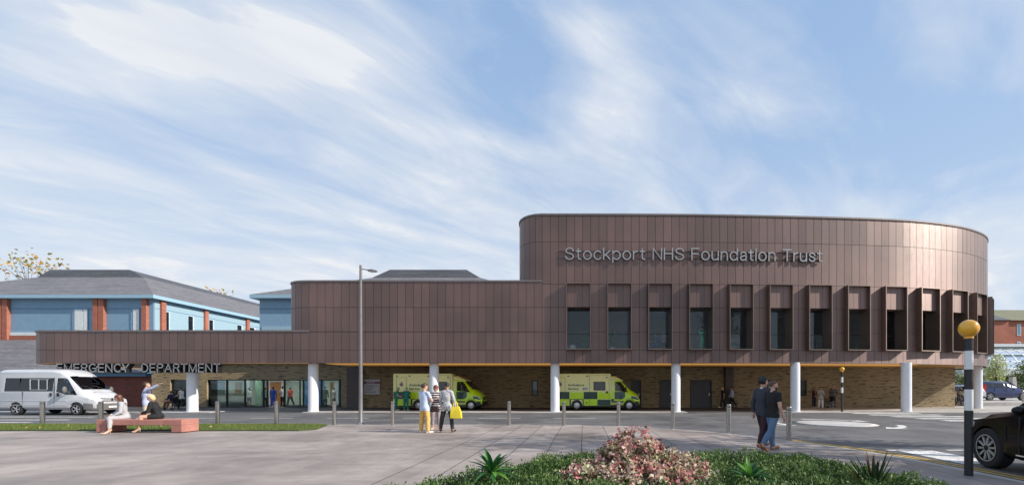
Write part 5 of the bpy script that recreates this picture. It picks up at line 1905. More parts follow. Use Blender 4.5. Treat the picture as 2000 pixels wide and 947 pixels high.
MB().box(xf + 1.8, YE + .3, UNDER, xf + 2, 39.5, 2.7).build('entrance_side_wall', IWALL, hosp)
for x in (-31, -28.2, -25.4, -22.6, -34.4):
    MB().box(x - .6, 36.3, 2.66, x + .6, 37.5, 2.695).build('ceiling_lamp', CEIL, hosp)
YG = YE + .2
edges = [408, 443.6, 479, 515, 522.7, 556, 593, 628, 664]
gl = thing('entrance_glazing', None, None)
gl.parent = hosp
mb = MB()
for u in edges:
    x = gx(u, YG)
    mb.box(x - .05, YG - .06, UNDER, x + .05, YG + .06, ez)
for i in range(len(edges) - 1):
    x0, x1 = gx(edges[i], YG) + .05, gx(edges[i + 1], YG) - .05
    mb.box(x0, YG - .06, ez - .07, x1, YG + .06, ez)
    if i != 4:
        mb.box(x0, YG - .06, UNDER, x1, YG + .06, UNDER + .07)
        MB().box(x0, YG - .01, UNDER + .07, x1, YG + .01, ez - .07).build('pane', GLASSE, gl)
mb.build('mullion_frame', PFRAME, gl)
MB().box(gx(586, YG) - .03, YG - .05, UNDER + .07, gx(586, YG) + .03, YG + .05, ez - .07).build('door_stile', PFRAME, gl)
w = MB().box(xb, YG - .02, UNDER + .05, xc, YG, ez).build('side_window', GLASSE, hosp)
MB().box(xb, YG - .06, UNDER, xb + .06, YG - .021, ez).box(xc - .06, YG - .06, UNDER, xc, YG - .021, ez).build('frame', PFRAME, w)
# things one sees inside the entrance
NAVYP = mat('navy_vinyl', (.03, .06, .15), .35)
BLUEP = mat('blue_wall_panel', (.03, .15, .46), .5)
MB().box(gx(409.5, YG), YG + .012, 1.0, gx(439, YG), YG + .02, ez - .09).build('vinyl_panel', NAVYP, gl)
me = fit_text('Stockport', gx(411, YG), gx(432, YG), 2.02, .12, .002, bold=.01)
o = link('lettering', me, mat('vinyl_white', (.6, .62, .66), .5), gl)
o.location = (0, YG + .008, 0)
MB().box(gx(528, 39.4), 39.38, UNDER, gx(547, 39.4), 39.49, 2.15).build('wood_door', WOOD, hosp)
MB().box(gx(459, 39.4), 39.38, UNDER, gx(470, 39.4), 39.49, 2.15).build('wood_door', WOOD, hosp)
MB().box(gx(645, 39.4), 39.38, UNDER, gx(650, 39.4), 39.49, 2.15).build('wood_door', WOOD, hosp)
MB().box(gx(596, 39.4), 39.36, UNDER, gx(632, 39.4), 39.48, 2.6).build('wall_panel', BLUEP, hosp)
MB().box(gx(661, 39.4), 39.36, UNDER, gx(668, 39.4), 39.48, 2.6).build('wall_panel', BLUEP, hosp)
MB().box(gx(481, 37.8), 37.6, UNDER, gx(484, 37.8), 38.0, 2.7).build('interior_column', COLW, hosp)
MB().box(gx(500, 38), 37.9, UNDER, gx(512, 38), 38.0, 2.7).build('screen_wall', mat('mint_screen', (.28, .42, .33), .6), hosp)
dk = thing('reception_desk', 'white-fronted reception desk seen through the left entrance glass', 'desk', (gx(456, 37.5), 37.5, UNDER))
MB().box(-1.3, -.3, .35, 1.3, -.24, 1.08).build('front_panel', mat('desk_white', (.6, .6, .6), .5), dk)
MB().box(-1.35, -.35, 1.08, 1.35, .35, 1.13).build('counter', mat('desk_grey', (.2, .2, .22), .4), dk)
MB().box(-1.25, -.2, 0, 1.25, .25, .34).build('plinth', IDARK, dk)

# ------------------------------------------------------------------ signs
LFACE, LSIDE = mat('letter_face', (.32, .33, .34), .4, .3), mat('letter_side', (.012, .012, .014), .5)


def two_tone(me, axis=1):
    me.materials.append(LFACE)
    me.materials.append(LSIDE)
    me.update()
    nr = np.empty(len(me.polygons) * 3, np.float32)
    me.polygons.foreach_get('normal', nr)
    me.polygons.foreach_set('material_index', np.where(nr.reshape(-1, 3)[:, 1] < -.7, 0, 1).astype(np.int32))


sg = thing('building_sign', 'tall pale metal letters naming the trust across the upper tower front', 'sign', (gx(1103, YF), YF, 9.95))
ys = 26.68
arc = np.concatenate([[0], np.cumsum([math.dist(a, b) for a, b in zip(dense, dense[1:])])])
DX, DY = np.array([p[0] for p in dense]), np.array([p[1] for p in dense])
for word in range(4):                       # one part per word, bent to the curve of the wall
    me = sign_text('Stockport NHS Foundation Trust', gx(1103, ys), gx(1609, ys + .25), 9.9, .80, .1, .1, .21, .4, word)
    two_tone(me)
    co = np.empty(len(me.vertices) * 3, np.float32)
    me.vertices.foreach_get('co', co)
    co = co.reshape(-1, 3)
    s_ = co[:, 0] - XS
    px_, py_ = np.interp(s_, arc, DX), np.interp(s_, arc, DY)
    tx, ty = np.interp(s_ + .05, arc, DX) - np.interp(s_ - .05, arc, DX), np.interp(s_ + .05, arc, DY) - np.interp(s_ - .05, arc, DY)
    ln = np.hypot(tx, ty)
    dd = .16 - co[:, 1] * .8
    co[:, 0], co[:, 1] = px_ + ty / ln * dd, py_ - tx / ln * dd
    co -= np.array(sg.location, np.float32)
    me.vertices.foreach_set('co', co.ravel())
    me.update()
    link('lettering', me, [], sg)
# fixing rails that carry the letters off the wall
rl = MB()
for z in (10.05, 10.5):
    q = offset_line([p for p in TP if XS + .9 < p[0] < gx(1606, 27.2)], -.02)
    rl.loft([[(x - sg.location[0], y - sg.location[1], z - sg.location[2]), (x - sg.location[0], y - .05 - sg.location[1], z - sg.location[2]), (x - sg.location[0], y - .05 - sg.location[1], z + .03 - sg.location[2]), (x - sg.location[0], y - sg.location[1], z + .03 - sg.location[2])] for x, y in q])
rl.build('fixing_rail', CLAD, sg)
se = thing('department_sign', 'metal letters hung under the low canopy edge reading emergency department', 'sign', (gx(110, YF - .3), YF - .3, 2.6))
for w_, ua, ub in (('EMERGENCY', 110, 252), ('DEPARTMENT', 276, 430)):
    yy = YF - .3
    me = sign_text(w_, gx(ua, yy), gx(ub, yy), gz(726.5, yy), .56, .34, .12, .24)
    two_tone(me)
    co = np.empty(len(me.vertices) * 3, np.float32)
    me.vertices.foreach_get('co', co)
    co = co.reshape(-1, 3)
    co[:, 0] -= se.location[0]
    co[:, 2] -= se.location[2]
    me.vertices.foreach_set('co', co.ravel())
    link('lettering', me, [], se)
MB().box(0, .06, R0 - .045 - 2.6, gx(430, YF - .3) - se.location[0], .3, R0 - .02 - 2.6).build('hanging_rail', PFRAME, se)
db = thing('directory_sign', 'white wall directory with a maroon band beside the dark pier', 'sign', (gx(727.5, YW), YW - .02, 0))
zb, zt = gz(769.5, YW), gz(740.5, YW)
MB().box(-.66, -.06, zb, .66, .018, zt).build('board', mat('sign_white', (.55, .55, .58), .5), db, bevel=.01)
MB().box(-.66, -.066, zt - .34, .66, -.0605, zt - .2).build('band', mat('sign_maroon', (.16, .02, .05), .5), db)
STX = mat('sign_text', (.06, .03, .06), .6)
rr_ = random.Random(3)
for i, w_ in enumerate((.8, .62, .5, .78)):
    z = zt - .55 - i * .17
    x = -.5
    tx_ = MB()
    while x < -.5 + w_:
        l = rr_.uniform(.05, .16)
        tx_.box(x, -.064, z, x + l, -.0605, z + .055)
        x += l + .025
    tx_.box(.5, -.064, z, .56, -.0605, z + .06)
    tx_.build('text_line_lettering', STX, db)
x = -.45
tx_ = MB()
for l in (.16, .1, .2, .12):
    tx_.box(x, -.07, zt - .29, x + l, -.0665, zt - .245)
    x += l + .03
tx_.build('heading_lettering', mat('sign_text_white', (.7, .7, .7), .6), db)

# potted plants behind the upper glass
# ------------------------------------------------------------------ neighbours
BLUER = mat('blue_render', (.2, .33, .45), .75, var=.06, scale=2)
BLUEL = mat('pale_blue_render', (.3, .44, .52), .7, var=.05)
EAVE = mat('eave_blue', (.3, .47, .58), .5, var=.05)
RBR = brickmat('red_brick', (.42, .13, .075), (.34, .1, .06), (.4, .26, .2), (.22, .06, .04), .62)
RBRD = brickmat('dark_red_brick', (.2, .05, .032), (.14, .036, .026), (.14, .075, .06), (.08, .025, .02), .6)
SLATE_ = slatemat('slate_roof', (.165, .16, .172))
SLATED = slatemat('slate_dark', (.085, .09, .105))
WINW = mat('window_white', (.66, .7, .7), .3)


def hip_building(label, x0, x1, y0, y1, z_eave, cap, wall_front_windows, group=None):
    b = thing('blue_building', label, 'building', (0, 0, 0))
    zc, zt, by, (cx0, cx1), (tx0, tx1) = cap
    ov = .55
    e = [(x0 - ov, y0 - ov), (x1 + ov, y0 - ov), (x1 + ov, y1 + ov), (x0 - ov, y1 + ov)]
    MB().box(x0, y0, -.3, x1, y1, z_eave - .02).build('wall', BLUER, b)
    MB().prism(e, z_eave - .02, z_eave + .33).build('eaves', EAVE, b, bevel=.02)
    mb = MB()
    zz = z_eave + .331
    c = [(cx0, y0 + by), (cx1, y0 + by), (cx1, y1 - by), (cx0, y1 - by)]
    mb.add([(p[0], p[1], zz) for p in e] + [(p[0], p[1], zc) for p in c], [(0, 1, 5, 4), (1, 2, 6, 5), (2, 3, 7, 6), (3, 0, 4, 7)])
    mb.build('roof', SLATE_, b)
    t = [(tx0, y0 + by + .5), (tx1, y0 + by + .5), (tx1, y1 - by - .5), (tx0, y1 - by - .5)]
    MB().add([(p[0], p[1], zc - .01) for p in c] + [(p[0], p[1], zt) for p in t], [(0, 1, 5, 4), (1, 2, 6, 5), (2, 3, 7, 6), (3, 0, 4, 7), (4, 5, 6, 7)]).build('roof_cap', SLATED, b)
    return b


ZE = 10.25
b1 = hip_building('long pale blue building with grey hipped roof and red brick piers at the far left', -67, -42, 40, 76, ZE, (14.0, 15.0, 6, (-61.4, -49.4), (-60.6, -51.6)), None)
zb_ = 6.6
for ua, ub in ((-22, -12), (2, 9), (11, 21), (187, 196), (198, 208), (282, 291)):
    MB().box(gx(ua, 40), 39.72, 0, gx(ub, 40), 39.998, ZE - .03).build('brick_pier', RBR, b1)
ln_ = MB()
for ua, ub in ((21.5, 186.5), (208.5, 281.5)):
    ln_.box(gx(ua, 40), 39.95, 9.3, gx(ub, 40), 39.997, 9.36)
ln_.build('render_band', mat('band_blue', (.12, .25, .38), .7), b1)
for ua, ub in ((143, 173), (257, 274)):
    w = MB().box(gx(ua, 40), 39.93, 6.9, gx(ub, 40), 39.996, 9.29).build('window', BLUER, b1)
    xx = gx(ua + 5, 40)
    while xx < gx(ub, 40) - .2:
        x2 = min(xx + .75, gx(ub, 40) - .03)
        MB().box(xx, 39.9, 7.0, x2, 39.929, 9.22).build('pane', WINW, w)
        xx += .85
MB().box(gx(21.5, 40), 39.9, 6.7, gx(86, 40), 39.995, 7.0).build('sill_band', WINW, b1)
MB().box(gx(21.5, 40), 39.88, 3, gx(86, 40), 39.994, 6.69).build('brick_base', RBR, b1)


def ysd(u):
    return 42 * 800 / (1140 - u)


for ua, ub in ((311, 319.5), (396.6, 403), (478.5, 484)):
    MB().box(-41.998, ysd(ua), 0, -41.72, ysd(ub), ZE - .03).build('brick_pier', RBR, b1)
MB().box(-41.996, 40.05, 0, -41.95, 75, ZE - .04).build('side_render', BLUEL, b1)
for ua, ub in ((320.5, 331), (366, 378), (407, 417), (462, 473), (486, 498)):
    w = MB().box(-41.97, ysd(ua), 6.8, -41.93, ysd(ub), 9.3).build('window', mat('frame_pale', (.5, .62, .7), .5), b1)
    MB().box(-41.931, ysd(ua) + .03, 6.9, -41.92, ysd(ub) - .16 * (ysd(ub) - ysd(ua)) - .05, 9.22).build('pane', DGLASS, w)
MB().box(-41.949, 40.1, 9.36, -41.935, 74, 9.42).build('render_band', mat('band_blue', (.12, .25, .38), .7), b1)
b2 = hip_building('blue building with a dark capped slate roof rising behind the lower brown block', gx(507, 40), gx(507, 40) + 27, 40, 66, ZE, (13.95, 15.0, 6, (-23.8, -11.6), (-22.0, -13.3)), None)
MB().box(gx(507, 40), 39.95, 9.3, -5, 39.997, 9.36).build('render_band', mat('band_blue', (.12, .25, .38), .7), b2)
MB().box(gx(512, 40), 39.94, 4, -6, 39.996, 7.6).build('render_panel', BLUEL, b2)

ax = thing('brick_annex', 'dark red brick annex with slate lean-to roof and blue fascia behind the minibus', 'building', (0, 0, 0))
xr = gx(296, 36) - .02
MB().box(-70, 36, -.3, xr, 39.5, 2.6).build('wall', RBRD, ax)
MB().box(-70, 35.7, 2.6, xr - .2, 36.3, 2.96).build('fascia', mat('fascia_blue', (.06, .16, .26), .5), ax)
MB().add([(-70, 35.55, 2.97), (xr, 35.55, 2.97), (xr, 39.4, 6.2), (-70, 39.4, 6.2), (-70, 35.55, 2.9), (xr, 35.55, 2.9), (xr, 39.4, 5.0), (-70, 39.4, 5.0)],
         [(0, 1, 2, 3), (7, 6, 5, 4), (0, 4, 5, 1), (1, 5, 6, 2), (2, 6, 7, 3), (3, 7, 4, 0)]).build('roof', SLATE_, ax)

# far right: brick hospital wing, glasshouse
rbx = thing('red_brick_building', 'distant red brick building with mossy slate roof at the right edge', 'building', (0, 0, 0))
Y9 = 90
x0 = gx(1956, Y9)
zr0, zr1 = gz(626, Y9), gz(607, Y9 + 4)
MB().box(x0, Y9, -.5, x0 + 60, Y9 + 14, zr0).build('wall', RBR, rbx)
MB().box(gx(1925, Y9), Y9 - 1.5, -.5, x0, Y9 + 14, zr0 - .2).build('gable_wing', RBR, rbx)
MOSS = slatemat('mossy_roof', (.17, .17, .1))
MB().add([(x0 - .3, Y9 - .5, zr0 + .01), (x0 + 60, Y9 - .5, zr0 + .01), (x0 + 60, Y9 + 6, zr1 + .6), (x0 - .3, Y9 + 6, zr1 + .6), (x0 - .3, Y9 + 14, zr0 + .01), (x0 + 60, Y9 + 14, zr0 + .01)], [(0, 1, 2, 3), (3, 2, 5, 4), (0, 3, 4), (1, 5, 2)]).build('roof', MOSS, rbx)
xg = gx(1925, Y9)
MB().add([(xg - .3, Y9 - 1.9, zr0 - .18), (x0 + .3, Y9 - 1.9, zr0 - .18), (x0 + .3, Y9 + 6, zr1 + .4), (xg - .3, Y9 + 6, zr1 + .4), (xg - .3, Y9 + 14, zr0), (x0 + .3, Y9 + 14, zr0)], [(0, 1, 2, 3), (3, 2, 5, 4), (0, 3, 4), (1, 5, 2)]).build('roof', SLATED, rbx)
for u in (1957.5, 1986, 2014):
    for va, vb in ((633, 655), (667, 690)):
        xx = gx(u, Y9)
        w = MB().box(xx, Y9 - .06, gz(vb, Y9), xx + .85, Y9 - .002, gz(va, Y9)).build('window', WINW, rbx)
        MB().box(xx + .12, Y9 - .07, gz(vb, Y9) + .15, xx + .73, Y9 - .061, gz(va, Y9) - .15).build('pane', mat('pane_blue', (.12, .3, .42), .1), w)
gh = thing('glasshouse', 'white-framed glass canopy with arched ribs behind the hedge', 'glasshouse', (0, 0, 0))
Y7 = 70
xa_, xb_ = gx(1880, Y7), gx(2080, Y7)
za_, zb2 = gz(720, Y7), gz(673, Y7)
MB().box(xa_, Y7 + 4, 0, xb_, Y7 + 4.2, zb2).build('back_wall', mat('white_wall', (.6, .63, .64), .7), gh)
MB().box(xa_, Y7 + 3, zb2, xb_, Y7 + 4.2, zb2 + .5).build('parapet', mat('white_wall', (.6, .63, .64), .7), gh)
WF = mat('white_frame', (.72, .76, .78), .4)
i = 0
xx = xa_
while xx < xb_:
    pts = [(xx, Y7 + 4 - 4 * math.sin(a), za_ + (zb2 - .4 - za_) * math.cos(a)) for a in [R(90 * j / 8) for j in range(9)]]
    MB().tube(pts + [(xx, Y7, 0)], .1, 6).build('arched_rib', WF, gh)
    xx += 1.9
pur = MB()
for a in (20, 45, 70, 90):
    a = R(a)
    pur.tube([(xa_, Y7 + 4 - 4 * math.sin(a), za_ + (zb2 - .4 - za_) * math.cos(a)), (xb_, Y7 + 4 - 4 * math.sin(a), za_ + (zb2 - .4 - za_) * math.cos(a))], .05, 6)
pur.build('purlin_rail', WF, gh)
aa = [R(90 * j / 8) for j in range(9)]
mb = MB()
for j in range(8):
    p, q = [(Y7 + 4 - 4 * math.sin(a), za_ + (zb2 - .4 - za_) * math.cos(a)) for a in (aa[j], aa[j + 1])]
    mb.add([(xa_, p[0], p[1]), (xb_, p[0], p[1]), (xb_, q[0], q[1]), (xa_, q[0], q[1])], [(0, 1, 2, 3)])
mb.build('glazing', glass('canopy_glass', (.72, .84, .84), .08), gh)

# ------------------------------------------------------------------ street furniture
BEN = groundmat('pink_concrete', (.36, .15, .12), (.44, .2, .16), 1.1, 60, (.75, .9))
bn = thing('concrete_bench', 'long pink-red concrete bench on two block legs beside the grass strip', 'bench', (-15.48, 14.575, 0))
MB().box(-1.49, -.325, .27, 1.49, .325, .46).build('seat', BEN, bn, bevel=.012)
for s in (-1, 1):
    MB().box(s * 1.488, -.323, .025, s * 1.13, .323, .2695).build('leg', BEN, bn, bevel=.012)
MB().box(-1.44, -.28, 0, -1.18, .28, .024).box(1.18, -.28, 0, 1.44, .28, .024).build('plinth', PLASTIC, bn)

STEEL = mat('brushed_steel', (.42, .4, .385), .24, .95, var=.1, scale=20, stretch=(1, 1, .1))
bol = MB().lathe([(.075, -.02), (.075, .985), (.066, 1.0), (.001, 1.0)], (0, 0, 0), 20).mesh('bollard')
bol.materials.append(STEEL)
bol.polygons.foreach_set('use_smooth', [True] * len(bol.polygons))
bol.set_sharp_from_angle(angle=R(30))
capm = MB().lathe([(.0765, .9), (.0765, .925)], (0, 0, 0), 20).mesh('reflector_band')
capm.materials.append(mat('band_dark', (.04, .04, .045), .4))
BL = [(83, 17.3, 'steel bollard in front of the white minibus door'), (197, 17.3, 'steel bollard in front of the minibus bonnet, behind the bench end'),
      (425, 17.3, 'steel bollard on the grass edge right of the pink bench'), (540, 17.3, 'steel bollard before the open entrance doorway and the blue nurse'),
      (653, 17.35, 'steel bollard just left of the tall lamp post'), (767, 17.3, 'steel bollard beside the green medics left of the three friends'),
      (994.5, 17.35, 'steel bollard standing alone between the two ambulances'), (1101.5, 17.2, 'steel bollard in front of the rear wheel of the right ambulance'),
      (1208, 16.95, 'steel bollard in front of the cab of the right ambulance'), (1314, 15.75, 'steel bollard overlapping the white column right of the ambulance'),
      (1423.5, 14.15, 'steel bollard on the curve left of the two walking men'), (1541, 12.2, 'tall near steel bollard just right of the two walking men'),
      (1998, 36.2, 'pale bollard on the car park edge at the right border')]
for u, y, lb in BL:
    o = bpy.data.objects.new('bollard', bol)
    COL.objects.link(o)
    o.location = (gx(u, y), y, 0 if y < 30 else .35)
    tag(o, lb, 'bollard', 'steel bollards along the kerb')
    q = bpy.data.objects.new('reflector_band', capm)
    COL.objects.link(q)
    q.parent = o

LP = mat('lamp_post_grey', (.17, .165, .17), .5, .3)
ly = gy(828)
lp = thing('street_lamp', 'tall slim grey street lamp with one short arm on the plaza edge', 'street lamp', (gx(704.5, 17.7), 17.7, 0))
MB().tube([(0, 0, 0), (0, 0, .05), (0, 0, 1.2), (0, 0, 6.86)], [.12, .085, .08, .05], 16).build('pole', LP, lp, 40)
MB().lathe([(.18, 0), (.17, .02), (.09, .1)], (0, 0, 0), 16).build('base_flange', LP, lp, 40)
MB().tube([(.03, 0, 6.7), (.3, 0, 6.66), (.55, 0, 6.62)], .022, 8).build('arm', LP, lp, 60)
hd = MB().loft([[(.32, -.06, 6.6), (.32, .06, 6.6), (.32, .05, 6.67), (.32, -.05, 6.67)], [(.5, -.1, 6.58), (.5, .1, 6.58), (.5, .07, 6.68), (.5, -.07, 6.68)], [(.7, -.06, 6.585), (.7, .06, 6.585), (.7, .04, 6.63), (.7, -.04, 6.63)]]).build('lamp_head', LP, lp, 40)
MB().box(.42, -.07, 6.568, .64, .07, 6.579).build('lens', LAMP, hd)

BELB = mat('beacon_amber', (.85, .42, .03), .2, coat=.4, var=.05)
BW_, BB_ = mat('beacon_white', (.78, .79, .8), .4, var=.03), mat('beacon_black', (.022, .023, .026), .45)


def belisha(label, loc, h, r, bands):
    t = thing('belisha_beacon', label, 'beacon', loc, 0, 'belisha beacons')
    p = MB()
    zz = 0
    k = 0
    for z, m in bands:
        p.lathe([(r, zz), (r, z)], (0, 0, 0), 24, 'z', m)
        zz = z
    p.build('pole', [BB_, BW_], t, 40)
    MB().lathe([(r * 1.12, zz), (r * 1.1, zz + .035)], (0, 0, 0), 20).build('collar', BELB, t, 40)
    MB().ball((0, 0, zz + .03 + .15), (.148, .148, .155), 28, 18).build('globe', BELB, t, 180)
    return t


y = 7.3
zz = [gz(v, y) for v in (801, 760, 721, 685, 661)]
belisha('large belisha beacon, amber globe on a black and white pole in the right foreground', (gx(1892, y), y, 0), 2.76, .062, [(zz[0], 0), (zz[1], 1), (zz[2], 0), (zz[3], 1), (zz[4], 0)])
y = 27.4
zz = [gz(v, y) for v in (766.8, 756, 746.5, 736, 726)]
belisha('small distant belisha beacon with amber globe in front of the brick wall', (gx(1644.5, y), y, 0), 2.96, .066, [(zz[0], 0), (zz[1], 1), (zz[2], 0), (zz[3], 1), (zz[4], 0)])
# tapered stone marker by the car park
mk = MB().loft([[(-.35, -.35, 0), (.35, -.35, 0), (.35, .35, 0), (-.35, .35, 0)], [(-.2, -.2, 2.6), (.2, -.2, 2.6), (.2, .2, 2.6), (-.2, .2, 2.6)]]).build('stone_pillar', CONC)
mk.location = (gx(1978, 50), 50, .35)
tag(mk, 'tapered grey stone pillar behind the blue hatchback', 'pillar')

# bags
hb = thing('tote_bag', 'bright yellow tote bag hanging from the arm of the woman in the grey blazer', 'bag', (gx(891, 14.2), 14.2, gz(816.5, 14.2)))
YB = mat('bag_yellow', (.78, .6, .03), .45)
MB().loft([[(-.2, -.06, 0), (.2, -.06, 0), (.2, .06, 0), (-.2, .06, 0)], [(-.19, -.07, .2), (.18, -.07, .2), (.18, .07, .2), (-.19, .07, .2)], [(-.16, -.03, .38), (.1, -.03, .42), (.1, .03, .42), (-.16, .03, .38)]]).build('bag_body', YB, hb, 60, bevel=.015)
for yy in (-.03, .03):
    MB().tube([(-.1, yy, .38), (-.09, yy, .5), (-.05, yy, .58), (0, yy, .58), (.04, yy, .5), (.05, yy, .4)], .009, 6).build('handle', YB, hb, 60)
hb2 = thing('handbag', 'dark handbag held in front by the woman in the striped jumper', 'bag', (gx(849, 14.78), 14.78, gz(804, 14.78)))
MB().loft([[(-.17, -.06, 0), (.17, -.06, 0), (.17, .06, 0), (-.17, .06, 0)], [(-.14, -.04, .22), (.14, -.04, .22), (.14, .04, .22), (-.14, .04, .22)]]).build('bag_body', mat('bag_brown', (.035, .02, .022), .4), hb2, 60, bevel=.02)
MB().tube([(-.1, 0, .2), (-.07, 0, .34), (.07, 0, .34), (.1, 0, .2)], .01, 6).build('handle', MATS['bag_brown'], hb2, 60)
st_ = thing('office_chair', 'dark chair under the seated nurse behind the upper window', 'chair', (gx(1284, 28.4), 28.4, UF))
MB().box(-.22, -.22, .4, .22, .22, .45).build('seat', IDARK, st_, bevel=.02)
MB().box(.2, -.2, .46, .26, .2, .85).build('backrest', IDARK, st_, bevel=.02)
MB().tube([(0, 0, 0), (0, 0, .4)], .04, 10).build('stem', IDARK, st_)
# furniture glimpsed behind the upper glass
for x, y, lb in ((gx(1435, 29), 29.2, 'pale filing cabinet behind the fifth upper window'), (gx(1600, 29.4), 29.4, 'pale filing cabinet behind the seventh upper window'), (gx(1690, 29.8), 29.8, 'pale filing cabinet behind the eighth upper window')):
    c = thing('filing_cabinet', lb, 'cabinet', (x, y, UF), 0, 'filing cabinets upstairs')
    MB().box(-.35, -.25, 0, .35, .25, 1.35).build('carcass', IWALL, c, bevel=.01)
    for z in (.1, .52, .94):
        MB().box(-.32, -.27, z, .32, -.251, z + .36).build('drawer', mat('drawer_grey', (.45, .46, .47), .5), c)
for x, y, lb in ((gx(1356, 28.4), 28.4, 'dark desk beside the nurse in mint scrubs'), (gx(1271, 28.5), 28.5, 'dark desk before the seated nurse in blue')):
    c = thing('desk', lb, 'desk', (x, y, UF), 0)
    MB().box(-.45, -.3, .7, .3, .3, .74).build('top', mat('desk_top', (.3, .29, .27), .4), c)
    for a in (-.42, .27):
        for b in (-.27, .27):
            MB().box(a - .02, b - .02, 0, a + .02, b + .02, .7).build('leg', PFRAME, c)
# ------------------------------------------------------------------ planting
def leaf_cloud(name, centers, size, mats, parent=None, up=0.0, aspect=1.8, jitter=.35, matidx=None, outward=None, cup=0.0):
    """one small diamond leaf per centre, random orientation (up: bias of the leaf's direction upward; outward: preferred normals)"""
    c = np.asarray(centers, float)
    n = len(c)
    d = RNG.normal(size=(n, 3))
    d[:, 2] += up * 2
    if outward is not None:
        d = d * .7 + outward * 1.2
    d /= np.linalg.norm(d, axis=1)[:, None] + 1e-9
    r = RNG.normal(size=(n, 3))
    s = np.cross(d, r)
    s /= np.linalg.norm(s, axis=1)[:, None] + 1e-9
    L = (size * (1 + jitter * RNG.uniform(-1, 1, n)))[:, None]
    W = L / aspect
    q = np.cross(d, s)
    v = np.stack([c - d * L * .5, c + s * W * .5 + q * W * cup, c + d * L * .5, c - s * W * .5 + q * W * cup], 1).reshape(-1, 3)
    f = np.arange(n * 4).reshape(-1, 4)
    me = np_mesh(name, v, f, matidx)
    return link(name, me, mats, parent)


def poly_contains(poly, pts):
    x, y = pts[:, 0], pts[:, 1]
    ins = np.zeros(len(pts), bool)
    n = len(poly)
    for i in range(n):
        (x0, y0), (x1, y1) = poly[i], poly[(i + 1) % n]
        c = ((y0 > y) != (y1 > y)) & (x < (x1 - x0) * (y - y0) / (y1 - y0 + 1e-12) + x0)
        ins ^= c
    return ins


def scatter(poly, n):
    p = np.array(poly)
    lo, hi = p.min(0), p.max(0)
    out = np.zeros((0, 2))
    while len(out) < n:
        q = RNG.uniform(lo, hi, (n * 2, 2))
        out = np.vstack([out, q[poly_contains(poly, q)]])
    return out[:n]


SOIL = groundmat('soil', (.035, .025, .018), (.06, .045, .03), 2, 40)
# grass strip
GP = [(-40, 14.86), (-10.35, 14.9), (-10.0, 15.3), (-10.75, 17.2), (-11.6, 17.35), (-40, 17.35)]
gs = structure('grass_bed_ground', MB().prism(GP, -.05, .045), [groundmat('turf_soil', (.05, .07, .02), (.07, .09, .03), 3, 40)])
gs.name = 'turf_ground'
n = 42000
p = scatter(GP, n)
p = p[p[:, 0] > -33]
n = len(p)
h = RNG.uniform(.03, .075, n)
a = RNG.uniform(0, 2 * np.pi, n)
ln = RNG.uniform(-.03, .03, (n, 2))
w = .007
dx, dy = np.cos(a) * w, np.sin(a) * w
z0 = np.full(n, .04)
v = np.stack([np.stack([p[:, 0] - dx, p[:, 1] - dy, z0], 1), np.stack([p[:, 0] + dx, p[:, 1] + dy, z0], 1), np.stack([p[:, 0] + ln[:, 0], p[:, 1] + ln[:, 1], z0 + h], 1)], 1).reshape(-1, 3)
gr = link('grass', np_mesh('grass', v, np.arange(n * 3).reshape(-1, 3)), leafmat('grass_leaf', [(.07, .13, .015), (.12, .19, .03), (.17, .23, .045), (.24, .25, .07)], .6, .3))
gr['kind'] = 'stuff'
q = scatter(GP, 60)
q = q[q[:, 0] > -30]
ll = leaf_cloud('fallen_leaves', np.column_stack([q, np.full(len(q), .1)]), .07, [leafmat('fallen_leaf', [(.45, .32, .12), (.4, .25, .1), (.5, .42, .22)], .6, .2)], None, 0, 1.3)
ll['kind'] = 'stuff'

# planting bed: low evergreen ground cover
BED = [(-3.0, 5.0), (-2.5, 5.6), (-2.05, 6.25), (-1.45, 7.0), (-.85, 7.9), (-.1, 8.35), (1.2, 8.45), (2.6, 8.4), (3.9, 8.3), (4.5, 7.95), (4.75, 7.2), (4.9, 6.4), (5.0, 5.6), (5.05, 4.4), (4.9, 3.4), (-3.0, 3.4)]
structure('planting_soil', MB().prism(BED, -.05, .04), SOIL)
nsp = 15000
p = scatter(BED, nsp)
bp_ = np.array(BED)
dist = np.full(nsp, 9.0)
for i in range(len(BED)):
    a_, b_ = bp_[i], bp_[(i + 1) % len(BED)]
    t = np.clip(((p - a_) @ (b_ - a_)) / ((b_ - a_) @ (b_ - a_)), 0, 1)
    dist = np.minimum(dist, np.linalg.norm(p - a_ - t[:, None] * (b_ - a_), axis=1))
hm = np.array([noise.noise(Vector((x * 2.1, y * 2.1, 3))) + .6 * noise.noise(Vector((x * 6, y * 6, 8))) for x, y in p])
hz = (.13 + .15 * np.clip(dist / .45, 0, 1)) * (1 + .55 * hm)
k = 9
tt = RNG.uniform(.25, 1.05, (nsp, k))
off = RNG.normal(size=(nsp, k, 2)) * .03
c = np.concatenate([p[:, None, :] + off, (hz[:, None] * tt)[:, :, None] + .03], 2).reshape(-1, 3)
mi = np.repeat((hm + RNG.normal(size=nsp) * .35 > .12).astype(int), k)
gc = leaf_cloud('ground_cover', c, .048, [leafmat('cover_leaf_dark', [(.026, .06, .015), (.042, .09, .022), (.06, .115, .03)], .45, .2), leafmat('cover_leaf_light', [(.075, .145, .03), (.12, .2, .05), (.19, .27, .1)], .45, .25)], None, .9, 2.6, matidx=mi)
gc['kind'] = 'stuff'

